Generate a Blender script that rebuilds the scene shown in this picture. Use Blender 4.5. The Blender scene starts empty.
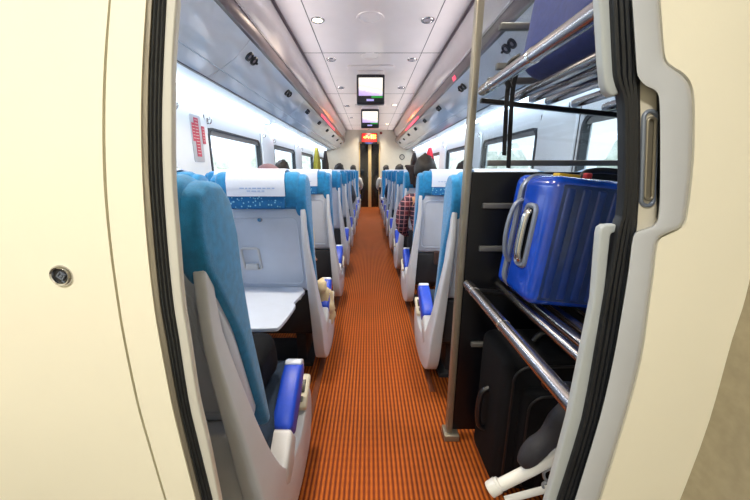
import bpy, bmesh, math, random
from mathutils import Vector, Matrix, noise
random.seed(7)
PI = math.pi
SC = bpy.context.scene
COL = SC.collection

# ---------------------------------------------------------------- camera geometry (world: X right, Y along the car, Z up, floor z=0)
CAMZ = 1.17
FPX = 320.0
TH = math.atan(0.25)
CS, SN = math.cos(TH), math.sin(TH)
CX, CY = 369.0, 250.0
def P(px, py, Y):
    """point on the plane Y seen at a photograph pixel"""
    a = (CY - py) / FPX
    zr = Y * (a * CS - SN) / (CS + a * SN)
    d = Y * CS - zr * SN
    return Vector(((px - CX) * d / FPX, Y, CAMZ + zr))

# ---------------------------------------------------------------- materials
def lin(h):
    h = h.lstrip('#')
    r = [int(h[i:i + 2], 16) / 255 for i in (0, 2, 4)]
    return tuple((c / 12.92 if c <= 0.04045 else ((c + 0.055) / 1.055) ** 2.4) for c in r) + (1,)
MATS = {}
def mat(name, col, rough=.5, metal=0, var=.06, vscale=12, bump=0, bscale=120, coat=0, sheen=0, emit=None, es=0, spec=.5, stretch=None):
    m = bpy.data.materials.new(name); m.use_nodes = True
    nt = m.node_tree; N = nt.nodes; L = nt.links
    b = N['Principled BSDF']
    c = lin(col) if isinstance(col, str) else col
    tc = N.new('ShaderNodeTexCoord')
    src = tc.outputs['Object']
    if stretch:
        mp = N.new('ShaderNodeMapping'); mp.inputs['Scale'].default_value = stretch
        L.new(src, mp.inputs[0]); src = mp.outputs[0]
    n = N.new('ShaderNodeTexNoise'); n.inputs['Scale'].default_value = vscale; n.inputs['Detail'].default_value = 3
    L.new(src, n.inputs['Vector'])
    r = N.new('ShaderNodeValToRGB')
    r.color_ramp.elements[0].position = .3; r.color_ramp.elements[1].position = .7
    r.color_ramp.elements[0].color = tuple(x * (1 - var) for x in c[:3]) + (1,)
    r.color_ramp.elements[1].color = tuple(min(1, x * (1 + var)) for x in c[:3]) + (1,)
    L.new(n.outputs['Fac'], r.inputs[0]); L.new(r.outputs[0], b.inputs['Base Color'])
    b.inputs['Roughness'].default_value = rough; b.inputs['Metallic'].default_value = metal
    b.inputs['Coat Weight'].default_value = coat; b.inputs['Sheen Weight'].default_value = sheen
    b.inputs['Specular IOR Level'].default_value = spec
    if bump:
        n2 = N.new('ShaderNodeTexNoise'); n2.inputs['Scale'].default_value = bscale; n2.inputs['Detail'].default_value = 2
        L.new(src, n2.inputs['Vector'])
        bp = N.new('ShaderNodeBump'); bp.inputs['Strength'].default_value = bump; bp.inputs['Distance'].default_value = .004
        L.new(n2.outputs['Fac'], bp.inputs['Height']); L.new(bp.outputs[0], b.inputs['Normal'])
    if emit:
        b.inputs['Emission Color'].default_value = lin(emit); b.inputs['Emission Strength'].default_value = es
    MATS[name] = m
    return m
def nodes_of(m): return m.node_tree.nodes, m.node_tree.links, m.node_tree.nodes['Principled BSDF']

M = {}
M['cream'] = mat('cream_paint', '#eeeada', .32, var=.02, vscale=3, bump=.03, bscale=400)
M['cream_r'] = M['cream']
M['tan'] = mat('tan_panel', '#a0967f', .55, var=.08, vscale=60)
M['alu'] = mat('brushed_aluminium', '#a09a90', .35, .75, stretch=(1, 1, .02), vscale=300, var=.15)
M['rubber'] = mat('black_rubber', '#16191f', .45, var=.2, vscale=40, bump=.05)
M['jamb'] = mat('jamb_lacquer', '#c9c8c2', .35, var=.03)
M['moulding'] = mat('white_moulding', '#bbc0ca', .30, var=.03, coat=.2)
M['strip'] = mat('grey_strip', '#a9b0b6', .35, var=.03)
M['wallw'] = mat('wall_laminate', '#dfe4ea', .35, var=.02, vscale=5)
M['pillar'] = mat('pillar_laminate', '#e3e8ee', .35, var=.02, vscale=5)
M['bulk'] = mat('bulkhead_cream', '#cfc9ba', .4, var=.03)
M['ceil'] = mat('ceiling_lacquer', '#e4dcdd', .28, var=.03, vscale=4, coat=.1)
M['cove'] = mat('cove_gloss', '#e0d6d8', .14, .2, var=.04, vscale=4, coat=.3)
M['rackg'] = mat('rack_gloss', '#e2e4ea', .12, .08, var=.04, vscale=3, coat=.3)
M['band'] = mat('rack_band', '#6d6064', .28, .7, var=.1, stretch=(1, .02, 1), vscale=60)
M['underg'] = mat('rack_underside', '#b5bfcb', .35, .2, var=.03)
M['seamd'] = mat('dark_seam', '#4c4b50', .5)
M['blackp'] = mat('black_plastic', '#121318', .4, var=.15)
M['chrome'] = mat('chrome', '#c9c9c9', .12, 1, var=.04)
M['steel'] = mat('satin_steel', '#b1aeb0', .24, 1, var=.06, stretch=(1, .03, 1), vscale=200)
M['rail'] = mat('guard_rail_steel', '#6a6a69', .45, .5, var=.1)
M['post'] = mat('post_metal', '#8f897c', .38, .6, var=.08)
M['darkpanel'] = mat('dark_panel', '#0b0d13', .3, spec=.3, var=.25, vscale=5)
M['shell'] = mat('seat_shell_plastic', '#bcc6d8', .32, var=.03, bump=.04, bscale=300)
M['jshell'] = mat('seat_side_plastic', '#c0c5d0', .38, var=.03, bump=.05, bscale=300)
M['tray'] = mat('tray_plastic', '#c2cbdc', .3, var=.03)
M['blue'] = mat('teal_blue_fabric', '#0f78b2', .85, var=.16, vscale=60, bump=.35, bscale=500, sheen=.25)
M['pad'] = mat('armrest_blue', '#1c46c4', .42, var=.1, vscale=30, bump=.05)
M['padgrey'] = mat('armrest_grey', '#c3c5cb', .45, var=.04, bump=.06)
M['control'] = mat('control_cream', '#d8d2c0', .45, var=.05)
M['cushion'] = mat('seat_cushion_fabric', '#15283e', .9, var=.2, vscale=60, bump=.3, bscale=500)
M['under'] = mat('seat_underframe', '#23262d', .6, var=.15)
M['dfloor'] = mat('vestibule_floor', '#5e564e', .6, var=.1)
M['led'] = mat('led_strip', '#ffffff', .4, emit='#e6f3ff', es=9)
M['lampw'] = mat('downlight_lit', '#fff6e4', .4, emit='#ffe9bf', es=14)
M['lampoff'] = mat('downlight_unlit', '#9a9197', .3, .2)
M['white_cloth'] = mat('white_cloth', '#c9d3e8', .85, var=.03, bump=.2, bscale=80)
M['printblue'] = mat('print_blue', '#8fa9d6', .8)
M['gold'] = mat('gold_frame', '#d2b783', .35, .4, var=.1, stretch=(1, 1, .05), vscale=80)
M['doorglass'] = mat('door_dark_glass', '#17130f', .08, var=.2, spec=.6)
M['black_case'] = mat('black_case_fabric', '#090b10', .8, spec=.2, var=.2, vscale=80, bump=.3, bscale=400)
M['black_trim'] = mat('black_trim', '#06070a', .5)
M['case_blue'] = mat('case_blue_shell', '#0b3fae', .22, var=.12, vscale=25, coat=.5)
M['case_shade'] = mat('case_blue_shell_shaded', '#0c2a63', .3, var=.15, vscale=25, coat=.3)
M['case_rib'] = mat('case_rib_blue', '#0f3079', .3, var=.12, vscale=25, coat=.3)
M['case_grey'] = mat('case_grey_trim', '#7d8698', .32, .4, var=.06)
M['bag_navy'] = mat('navy_bag_fabric', '#1c2c66', .7, var=.15, vscale=60, bump=.25, bscale=400)
M['strap'] = mat('black_strap', '#0c0d11', .7)
M['redtag'] = mat('red_tag', '#b81f2b', .5)
M['yellowtag'] = mat('yellow_tag', '#c7a21c', .5)
M['stwhite'] = mat('white_tube', '#dcdcd8', .3, var=.04, coat=.3)
M['stgrey'] = mat('grey_tube', '#8f959b', .4, .3)
M['stpad'] = mat('charcoal_pad', '#25252c', .7, var=.15, bump=.2, bscale=300)
M['redsign'] = mat('red_sticker', '#c2455c', .5, var=.05)
M['recess'] = mat('recess_grey', '#b9bcc4', .4)
M['signred'] = mat('led_sign_face', '#7a0c10', .4, emit='#ff1d14', es=1.6)
M['signorange'] = mat('led_sign_glyph', '#ffb03a', .4, emit='#ffb03a', es=6)
M['redrefl'] = mat('red_reflection', '#ff3050', .4, emit='#ff5a78', es=.8)  # painted reflection of the red display, made to glow
M['skin'] = mat('skin', '#b98362', .55, var=.06)
M['hair'] = mat('dark_hair', '#17110e', .6, var=.4, vscale=40, bump=.6, bscale=150)
M['mauve'] = mat('mauve_headscarf', '#6d5560', .8, var=.12, bump=.2, bscale=200)
M['beige'] = mat('beige_cloth', '#cdbb96', .85, var=.08, bump=.25, bscale=200)
M['navycl'] = mat('navy_cloth', '#1d2538', .85, var=.12, bump=.25, bscale=200)
M['whitecl'] = mat('white_shirt', '#d9d6cf', .85, var=.05, bump=.25, bscale=200)
M['greycl'] = mat('grey_cloth', '#4c5058', .85, var=.08, bump=.25, bscale=200)
M['trouser'] = mat('dark_trousers', '#20242e', .9, var=.12, bump=.25, bscale=200)
M['brownjk'] = mat('dark_brown_jacket', '#241a1c', .85, var=.15, bump=.4, bscale=90)
M['yellowjk'] = mat('olive_yellow_coat', '#a09535', .85, var=.12, bump=.3, bscale=90)
M['redjk'] = mat('red_coat', '#c01f35', .85, var=.12, bump=.3, bscale=90)
M['shoe'] = mat('shoe_black', '#17171a', .5)
M['redbag'] = mat('rust_red_bag', '#7a2f2a', .8, var=.15, bump=.3, bscale=200)
M['eye'] = mat('eye', '#1a1412', .2)
M['frameblk'] = mat('window_gasket', '#2f343b', .5)
M['blind'] = mat('roller_blind', '#8d9093', .6, stretch=(1, 1, 8), vscale=30, var=.12)
M['grass'] = mat('embankment_grass', '#d5dcc6', .9, var=.2, vscale=.5)
M['leaf'] = mat('pale_foliage', '#e3ead9', .9, var=.3, vscale=1.2)
M['scr_bezel'] = mat('screen_bezel', '#1c1a22', .35)
M['brownbag'] = mat('brown_pouch', '#3a2622', .8, var=.1)

# carpet: fine ribs along the car, broad random darker patches
m = mat('carpet', '#66270b', .7, var=.42, vscale=1.7, sheen=.0, spec=.25); M['carpet'] = m
N, L, b = nodes_of(m)
tc = N.new('ShaderNodeTexCoord')
w = N.new('ShaderNodeTexWave'); w.wave_type = 'BANDS'; w.bands_direction = 'X'; w.inputs['Scale'].default_value = 17; w.inputs['Distortion'].default_value = .25
w.inputs['Detail'].default_value = 1; w.inputs['Detail Scale'].default_value = 3
L.new(tc.outputs['Object'], w.inputs['Vector'])
w2 = N.new('ShaderNodeTexWave'); w2.wave_type = 'BANDS'; w2.bands_direction = 'Y'; w2.inputs['Scale'].default_value = 9; w2.inputs['Distortion'].default_value = .6
L.new(tc.outputs['Object'], w2.inputs['Vector'])
old = b.inputs['Base Color'].links[0].from_socket
mx = N.new('ShaderNodeMix'); mx.data_type = 'RGBA'; mx.blend_type = 'MIX'
mm = N.new('ShaderNodeMath'); mm.operation = 'MULTIPLY'; mm.inputs[1].default_value = .85
L.new(w.outputs['Fac'], mm.inputs[0])
L.new(mm.outputs[0], mx.inputs['Factor']); L.new(old, mx.inputs['A']); mx.inputs['B'].default_value = lin('#c2661f')
mx2 = N.new('ShaderNodeMix'); mx2.data_type = 'RGBA'; mx2.blend_type = 'MULTIPLY'
rr = N.new('ShaderNodeMapRange'); rr.inputs['To Min'].default_value = .13; rr.inputs['To Max'].default_value = 0
L.new(w2.outputs['Fac'], rr.inputs['Value']); L.new(rr.outputs[0], mx2.inputs['Factor'])
L.new(mx.outputs['Result'], mx2.inputs['A']); mx2.inputs['B'].default_value = lin('#8a4a30')
L.new(mx2.outputs['Result'], b.inputs['Base Color'])
bp = N.new('ShaderNodeBump'); bp.inputs['Strength'].default_value = .5; bp.inputs['Distance'].default_value = .004
L.new(w.outputs['Fac'], bp.inputs['Height']); L.new(bp.outputs[0], b.inputs['Normal'])

# carpet edging strip
M['carpet_edge'] = mat('carpet_edge', '#6d3a22', .55, var=.15, vscale=8)

# headrest pattern: blue with pale flecks
m = mat('flecked_blue_fabric', '#0c5f9c', .85, var=.1, vscale=40, bump=.2, bscale=500); M['fleck'] = m
N, L, b = nodes_of(m)
tc = N.new('ShaderNodeTexCoord'); v = N.new('ShaderNodeTexVoronoi'); v.inputs['Scale'].default_value = 75
L.new(tc.outputs['Object'], v.inputs['Vector'])
cr = N.new('ShaderNodeValToRGB'); cr.color_ramp.elements[0].position = .2; cr.color_ramp.elements[1].position = .32
cr.color_ramp.elements[0].color = (1, 1, 1, 1); cr.color_ramp.elements[1].color = (0, 0, 0, 1)
L.new(v.outputs['Distance'], cr.inputs[0])
old = b.inputs['Base Color'].links[0].from_socket
mx = N.new('ShaderNodeMix'); mx.data_type = 'RGBA'; L.new(cr.outputs[0], mx.inputs['Factor']); L.new(old, mx.inputs['A'])
mx.inputs['B'].default_value = lin('#7fc0dc'); L.new(mx.outputs['Result'], b.inputs['Base Color'])

# plaid shirt
m = mat('plaid_shirt', '#6e2b38', .85, var=.1, vscale=30, bump=.2, bscale=300); M['plaid'] = m
N, L, b = nodes_of(m)
tc = N.new('ShaderNodeTexCoord')
cur = b.inputs['Base Color'].links[0].from_socket
for ax, sc_, colr, thr, f in (('X', 4.2, '#1c2036', .55, .8), ('Z', 4.2, '#1c2036', .55, .75), ('Y', 4.2, '#1c2036', .6, .5), ('X', 8.4, '#c98f95', .93, .7), ('Z', 8.4, '#c98f95', .93, .7)):
    w = N.new('ShaderNodeTexWave'); w.wave_type = 'BANDS'; w.bands_direction = ax; w.inputs['Scale'].default_value = sc_
    L.new(tc.outputs['Object'], w.inputs['Vector'])
    g = N.new('ShaderNodeMath'); g.operation = 'GREATER_THAN'; g.inputs[1].default_value = thr; L.new(w.outputs['Fac'], g.inputs[0])
    g2 = N.new('ShaderNodeMath'); g2.operation = 'MULTIPLY'; g2.inputs[1].default_value = f; L.new(g.outputs[0], g2.inputs[0])
    mx = N.new('ShaderNodeMix'); mx.data_type = 'RGBA'; L.new(g2.outputs[0], mx.inputs['Factor']); L.new(cur, mx.inputs['A'])
    mx.inputs['B'].default_value = lin(colr); cur = mx.outputs['Result']
L.new(cur, b.inputs['Base Color'])

def glass(name, tint, trans, rough=.02):
    m = bpy.data.materials.new(name); m.use_nodes = True
    N = m.node_tree.nodes; L = m.node_tree.links
    N.clear()
    o = N.new('ShaderNodeOutputMaterial'); mixn = N.new('ShaderNodeMixShader')
    t = N.new('ShaderNodeBsdfTransparent'); t.inputs[0].default_value = lin(tint)
    g = N.new('ShaderNodeBsdfGlossy'); g.inputs['Roughness'].default_value = rough
    mixn.inputs[0].default_value = .05
    L.new(t.outputs[0], mixn.inputs[1]); L.new(g.outputs[0], mixn.inputs[2])
    L.new(mixn.outputs[0], o.inputs[0])
    return m
M['glass'] = glass('window_glass', '#f4f8fa', 1)
M['glass_t'] = glass('tinted_glass', '#edf1f3', 1)

# monitor picture: pale landscape with violet ground
def screen_mat():
    m = bpy.data.materials.new('screen_picture'); m.use_nodes = True
    N, L, b = nodes_of(m)
    tc = N.new('ShaderNodeTexCoord'); sp = N.new('ShaderNodeSeparateXYZ'); L.new(tc.outputs['Generated'], sp.inputs[0])
    n = N.new('ShaderNodeTexNoise'); n.inputs['Scale'].default_value = 6
    mp = N.new('ShaderNodeMapping'); mp.inputs['Rotation'].default_value = (0, .35, 0); mp.inputs['Scale'].default_value = (1, 1, 5)
    L.new(tc.outputs['Generated'], mp.inputs[0]); L.new(mp.outputs[0], n.inputs['Vector'])
    a = N.new('ShaderNodeMath'); a.operation = 'MULTIPLY_ADD'; a.inputs[1].default_value = .35
    L.new(n.outputs['Fac'], a.inputs[0]); L.new(sp.outputs['Z'], a.inputs[2])
    a2 = N.new('ShaderNodeMath'); a2.operation = 'MULTIPLY_ADD'; a2.inputs[1].default_value = .25
    L.new(sp.outputs['X'], a2.inputs[0]); L.new(a.outputs[0], a2.inputs[2])
    r = N.new('ShaderNodeValToRGB'); e = r.color_ramp.elements
    e[0].position = .22; e[0].color = lin('#b79bd8'); e[1].position = .9; e[1].color = lin('#fff7ee')
    x = e.new(.45); x.color = lin('#cdb8e4'); x = e.new(.6); x.color = lin('#f6f2fb'); x = e.new(.75); x.color = lin('#fbeecb')
    L.new(a2.outputs[0], r.inputs[0])
    b.inputs['Base Color'].default_value = (0, 0, 0, 1)
    L.new(r.outputs[0], b.inputs['Emission Color']); b.inputs['Emission Strength'].default_value = 1.15
    return m
M['screen'] = screen_mat()
M['scr_green'] = mat('screen_green', '#0a5a1c', .4, emit='#2b9a3c', es=.8)
M['scr_lilac'] = mat('screen_lilac', '#9a8fd0', .4, emit='#b9b0ea', es=.7)

# ---------------------------------------------------------------- geometry helpers
class G:
    def __init__(s): s.bm = bmesh.new()
    def face(s, pts):
        try: return s.bm.faces.new([s.bm.verts.new(p) for p in pts])
        except ValueError: return None
    def box(s, c, size, rot=None):
        mt = Matrix.Translation(c) @ (rot.to_4x4() if rot else Matrix()) @ Matrix.Diagonal((*size, 1))
        bmesh.ops.create_cube(s.bm, size=1, matrix=mt); return s
    def bb(s, a, b):
        return s.box([(a[i] + b[i]) / 2 for i in range(3)], [abs(b[i] - a[i]) for i in range(3)])
    def prism(s, prof, ax, h0, h1):
        """prof: 2D outline; ax 'X' -> (y,z), 'Y' -> (x,z), 'Z' -> (x,y)"""
        def mk(p, h): return {'X': (h, p[0], p[1]), 'Y': (p[0], h, p[1]), 'Z': (p[0], p[1], h)}[ax]
        A = [s.bm.verts.new(mk(p, h0)) for p in prof]; B = [s.bm.verts.new(mk(p, h1)) for p in prof]
        n = len(prof)
        s.bm.faces.new(A); s.bm.faces.new(B[::-1])
        for i in range(n): s.bm.faces.new([A[i], B[i], B[(i + 1) % n], A[(i + 1) % n]])
        return s
    def ladder(s, La, Lb, dv):
        """solid between two polylines La, Lb, extruded by vector dv (closed)"""
        dv = Vector(dv)
        ring = lambda a, b: [s.bm.verts.new(Vector(a)), s.bm.verts.new(Vector(b)), s.bm.verts.new(Vector(b) + dv), s.bm.verts.new(Vector(a) + dv)]
        R = [ring(a, b) for a, b in zip(La, Lb)]
        for q, r in zip(R, R[1:]):
            for k in range(4): s.bm.faces.new([q[k], q[(k + 1) % 4], r[(k + 1) % 4], r[k]])
        s.bm.faces.new(R[0]); s.bm.faces.new(R[-1][::-1])
        return s
    def tube(s, pts, r, seg=12, cap=True, closed=False):
        pts = [Vector(p) for p in pts]; n = len(pts)
        rs = r if isinstance(r, (list, tuple)) else [r] * n
        prev = None; rings = []
        for i, p in enumerate(pts):
            if closed: t = (pts[(i + 1) % n] - pts[i - 1]).normalized()
            else: t = (pts[min(i + 1, n - 1)] - pts[max(i - 1, 0)]).normalized()
            if prev is None:
                u = t.orthogonal().normalized()
            else:
                u = (prev - t * prev.dot(t)); u = u.normalized() if u.length > 1e-6 else t.orthogonal().normalized()
            prev = u; v = t.cross(u)
            rings.append([s.bm.verts.new(p + (u * math.cos(2 * PI * k / seg) + v * math.sin(2 * PI * k / seg)) * rs[i]) for k in range(seg)])
        pairs = list(zip(rings, rings[1:])) + ([(rings[-1], rings[0])] if closed else [])
        for q, w in pairs:
            for k in range(seg): s.bm.faces.new([q[k], q[(k + 1) % seg], w[(k + 1) % seg], w[k]])
        if cap and not closed: s.bm.faces.new(rings[0][::-1]); s.bm.faces.new(rings[-1])
        return s
    def lathe(s, prof, mt=None, seg=24):
        """prof (r, z) spun about Z then moved by mt"""
        mt = mt or Matrix(); rings = []
        for r, z in prof:
            if r < 1e-6: rings.append([s.bm.verts.new(mt @ Vector((0, 0, z)))])
            else: rings.append([s.bm.verts.new(mt @ Vector((r * math.cos(2 * PI * k / seg), r * math.sin(2 * PI * k / seg), z))) for k in range(seg)])
        for q, w in zip(rings, rings[1:]):
            for k in range(seg):
                a = [q[k % len(q)], q[(k + 1) % len(q)], w[(k + 1) % len(w)], w[k % len(w)]]
                a = [x for i, x in enumerate(a) if x not in a[:i]]
                if len(a) > 2:
                    try: s.bm.faces.new(a)
                    except ValueError: pass
        return s
    def ell(s, c, r, rot=None, u=18, v=12):
        mt = Matrix.Translation(c) @ (rot.to_4x4() if rot else Matrix()) @ Matrix.Diagonal((*r, 1))
        bmesh.ops.create_uvsphere(s.bm, u_segments=u, v_segments=v, radius=1, matrix=mt); return s
    def soft(s, amp, sc):
        for v in s.bm.verts: v.co += noise.noise_vector(v.co * sc) * amp
        return s
    def bevel(s, off, seg=3, ang=30):
        es = [e for e in s.bm.edges if len(e.link_faces) == 2 and e.calc_face_angle(0) > math.radians(ang)]
        bmesh.ops.bevel(s.bm, geom=es, offset=off, segments=seg, profile=.5, affect='EDGES', clamp_overlap=True); return s
    def sub(s, n=1):
        bmesh.ops.subdivide_edges(s.bm, edges=s.bm.edges[:], cuts=n, use_grid_fill=True); return s
    def xf(s, mt):
        bmesh.ops.transform(s.bm, matrix=mt, verts=s.bm.verts[:]); return s
    def build(s, name, m, parent=None, bevel=0, seg=3, sharp=40, bang=30, **props):
        bmesh.ops.recalc_face_normals(s.bm, faces=s.bm.faces[:])
        if bevel: s.bevel(bevel, seg, bang)
        me = bpy.data.meshes.new(name); s.bm.to_mesh(me); s.bm.free()
        for p in me.polygons: p.use_smooth = True
        me.set_sharp_from_angle(angle=math.radians(sharp))
        me.materials.append(M[m] if isinstance(m, str) else m)
        o = bpy.data.objects.new(name, me); COL.objects.link(o)
        if parent: o.parent = parent
        for k, v in props.items(): o[k] = v
        return o
def tag(o, label, cat, group=None):
    o['label'] = label; o['category'] = cat
    if group: o['group'] = group
    return o
def thing(name, label, cat, loc=(0, 0, 0), group=None):
    o = bpy.data.objects.new(name, None); o.empty_display_size = .1; COL.objects.link(o); o.location = loc
    return tag(o, label, cat, group)
def struct(g, name, m, **k):
    return g.build(name, m, kind='structure', **k)
def copy_tree(o, parent=None):
    c = o.copy(); COL.objects.link(c)
    if parent: c.parent = parent
    for ch in list(o.children): copy_tree(ch, c)
    return c
def rrect(w, h, r, n=5, cx=0, cy=0):
    out = []
    for (sx, sy, a0) in ((1, 1, 0), (-1, 1, 90), (-1, -1, 180), (1, -1, 270)):
        for i in range(n + 1):
            a = math.radians(a0 + 90 * i / n)
            out.append((cx + sx * (w / 2 - r) + r * math.cos(a), cy + sy * (h / 2 - r) + r * math.sin(a)))
    return out
def smooth_pts(pts, n=6, closed=False):
    """Catmull-Rom"""
    pts = [Vector(p) for p in pts]; out = []; k = len(pts)
    rng = range(k) if closed else range(k - 1)
    g = (lambda i: pts[i % k]) if closed else (lambda i: pts[max(0, min(k - 1, i))])
    for i in rng:
        a, b, c, d = g(i - 1), g(i), g(i + 1), g(i + 2)
        for j in range(n):
            t = j / n
            out.append(.5 * ((2 * b) + (c - a) * t + (2 * a - 5 * b + 4 * c - d) * t * t + (3 * b - a - 3 * c + d) * t ** 3))
    if not closed: out.append(pts[-1])
    return out

# ---------------------------------------------------------------- the car shell
XC = .03; HW = 1.36; XL = XC - HW; XR = XC + HW
CEIL = 2.36; Y_END = 10.42; Y_DOOR = .44
W_BOT, W_TOP = .86, 1.51
WIN = [(-.05 + .95, 2.2)] + []
WIN = [(2.80 + 1.87 * k, 2.80 + 1.87 * k + 1.28) for k in range(-1, 4)]       # windows along the car (Y ranges)

g = G(); g.bb((XL - .05, .42, -.06), (XR + .05, Y_END + .1, 0)); struct(g, 'floor', 'carpet')
for i, (x0, x1) in enumerate(((XC - .335, XC - .305), (XC + .30, XC + .33))):
    g = G(); g.bb((x0, .6 if i == 0 else 1.5, 0.0), (x1, Y_END, .006)); struct(g, 'trim_%d' % (20 + i), 'carpet_edge', bevel=.002)
g = G(); g.bb((-1.6, -1.6, -.06), (1.7, .42, -.001)); struct(g, 'floor_vestibule', 'dfloor')

def side_wall(x, sgn, name):
    g = G()
    xa, xb = x, x + sgn * .06
    g.bb((xa, .44, 0), (xb, Y_END, W_BOT))
    g.bb((xa, .44, W_TOP), (xb, Y_END, CEIL + .1))
    ys = [.44] + [v for w in WIN for v in w] + [Y_END]
    for a, b2 in zip(ys[::2], ys[1::2]):
        g.bb((xa, a, W_BOT - .001), (xb, b2, W_TOP + .001))
    struct(g, name, 'wallw')
side_wall(XL, -1, 'wall_left'); side_wall(XR, 1, 'wall_right')
k = 0
for x, sgn in ((XL, -1), (XR, 1)):
    for (a, b2) in WIN:
        k += 1
        # rounded gasket frame + pane + partly lowered blind
        g = G()
        prof = rrect(b2 - a + .02, W_TOP - W_BOT + .01, .08, 6, (a + b2) / 2, (W_TOP + W_BOT) / 2)
        inn = rrect(b2 - a - .03, W_TOP - W_BOT - .03, .065, 6, (a + b2) / 2, (W_TOP + W_BOT) / 2)
        x0, x1 = x - sgn * .008, x + sgn * .04
        n = len(prof)
        ring = [[g.bm.verts.new((xx, p[0], p[1])) for p in pr] for xx, pr in ((x0, prof), (x1, prof), (x1, inn), (x0, inn))]
        for q in range(4):
            for i in range(n): g.bm.faces.new([ring[q][i], ring[q][(i + 1) % n], ring[(q + 1) % 4][(i + 1) % n], ring[(q + 1) % 4][i]])
        fr = struct(g, 'window_%d' % k, 'frameblk')
        g = G(); g.prism(inn, 'X', x + sgn * .02, x + sgn * .026); g.build('pane', 'glass', fr)
        g = G(); g.bb((x + sgn * .004, a + .03, W_TOP - .055), (x + sgn * .014, b2 - .03, W_TOP - .012)); g.build('blind', 'blind', fr)
# pillar covers between the windows, with tapering heads, and coat hooks
gaps = [(WIN[i][1], WIN[i + 1][0]) for i in range(len(WIN) - 1)]
tn = 0
def hook(x, y, z, sgn, lab):
    t = thing('coat_hook', lab, 'hook', (x, y, z), 'coat hooks on the window pillars')
    g = G(); g.prism(rrect(.022, .05, .008, 3), 'X', 0, -sgn * .006); g.build('back_plate', 'chrome', t)
    g = G(); g.tube(smooth_pts([(0, 0, -.01), (-sgn * .02, 0, -.02), (-sgn * .035, 0, -.005), (-sgn * .038, 0, .02)], 4), .005, 8); g.build('prong', 'chrome', t)
    g = G(); g.tube(smooth_pts([(0, 0, .01), (-sgn * .018, 0, .012), (-sgn * .026, 0, .032)], 4), .004, 8); g.build('prong', 'chrome', t)
    return t
ORD = ['first', 'second', 'third', 'fourth', 'fifth', 'sixth', 'seventh', 'eighth', 'ninth', 'tenth', 'eleventh', 'twelfth']
for x, sgn, side in ((XL, -1, 'left'), (XR, 1, 'right')):
    for i, (a, b2) in enumerate(gaps):
        tn += 1
        m_ = (a + b2) / 2; hw = (b2 - a) / 2 - .05
        g = G()
        g.prism([(m_ - hw, .5), (m_ + hw, .5), (m_ + hw, 1.5), (m_ + hw * .75, 1.62), (m_ - hw * .75, 1.62), (m_ - hw, 1.5)], 'X', x + sgn * .0, x - sgn * .022)
        struct(g, 'trim_%d' % (30 + tn), 'pillar', bevel=.006)
        g = G()
        for yy in (m_ - hw - .004, m_ + hw + .004): g.bb((x, yy - .003, .5), (x - sgn * .004, yy + .003, 1.6))
        struct(g, 'trim_%d' % (45 + tn), 'seamd')
        for dy, wd in ((-hw + .035, 'near'), (hw + .055, 'far')):
            if sgn > 0 and dy > 0 or i > 2: continue
            hook(x - sgn * (.022 if dy < hw else 0), m_ + dy, 1.585 if dy < hw else 1.56, sgn,
                 'chrome coat hook, %s edge of the %s pillar, %s wall' % (wd, ORD[i], side))
# far bulkhead with a doorway
DX0, DX1, DZ = XC - .32, XC + .29, 1.98
g = G(); g.bb((XL - .05, Y_END, 0), (DX0 - .03, Y_END + .08, CEIL + .1)); g.bb((DX1 + .03, Y_END, 0), (XR + .05, Y_END + .08, CEIL + .1)); g.bb((DX0 - .03, Y_END, DZ + .03), (DX1 + .03, Y_END + .08, CEIL + .1))
struct(g, 'wall_back', 'bulk')
g = G(); xm = (DX0 + DX1) / 2 + .01
g.bb((DX0, Y_END + .03, 0), (xm - .03, Y_END + .05, DZ)); g.bb((xm + .03, Y_END + .03, 0), (DX1, Y_END + .05, DZ))
door = struct(g, 'door_1', 'doorglass')
g = G(); g.bb((DX0 - .03, Y_END - .012, 0), (DX0 + .01, Y_END + .07, DZ)); g.bb((DX1 - .01, Y_END - .012, 0), (DX1 + .03, Y_END + .07, DZ)); g.bb((DX0 - .03, Y_END - .012, DZ - .02), (DX1 + .03, Y_END + .07, DZ + .035))
g.build('door_frame', 'gold', door, bevel=.004)
g = G(); g.bb((xm - .05, Y_END - .005, 0), (xm + .05, Y_END + .06, DZ - .02)); g.build('meeting_stile', 'gold', door, bevel=.006)
g = G()
for sx in (-1, 1): g.tube([(xm + sx * .06, Y_END + .02, .95), (xm + sx * .06, Y_END + .02, 1.12)], .008, 8)
g.build('door_handle', 'steel', door)
# ceiling: centre panel with joints, coves
CW = .72
g = G(); g.bb((XC - CW - .1, .42, CEIL), (XC + CW + .1, Y_END + .08, CEIL + .06)); struct(g, 'ceiling', 'ceil')
g = G()
for yy in (1.9, 3.75, 5.6, 7.45, 9.3): g.bb((XC - CW, yy - .004, CEIL - .002), (XC + CW, yy + .004, CEIL + .01))
for xx in (-.52, .52): g.bb((XC + xx - .003, .5, CEIL - .002), (XC + xx + .003, Y_END, CEIL + .01))
struct(g, 'trim_60', 'seamd')
for i, s in enumerate((-1, 1)):
    g = G()
    A = [(XC + s * .86, 2.06), (XC + s * .80, 2.16), (XC + s * .76, 2.27), (XC + s * .735, 2.345), (XC + s * .72, CEIL)]
    Bk = [(XC + s * .90, 2.06), (XC + s * .90, 2.16), (XC + s * .90, 2.27), (XC + s * .9, 2.345), (XC + s * .9, CEIL)]
    g.ladder([(p[0], .5, p[1]) for p in A], [(p[0], .5, p[1]) for p in Bk], (0, Y_END - .5, 0))
    struct(g, 'trim_%d' % (61 + i), 'cove', sharp=60)
    g = G()
    g.tube([(XC + s * .722, .5, CEIL - .006), (XC + s * .722, Y_END, CEIL - .006)], .012, 8)
    struct(g, 'trim_%d' % (63 + i), 'band')

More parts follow.
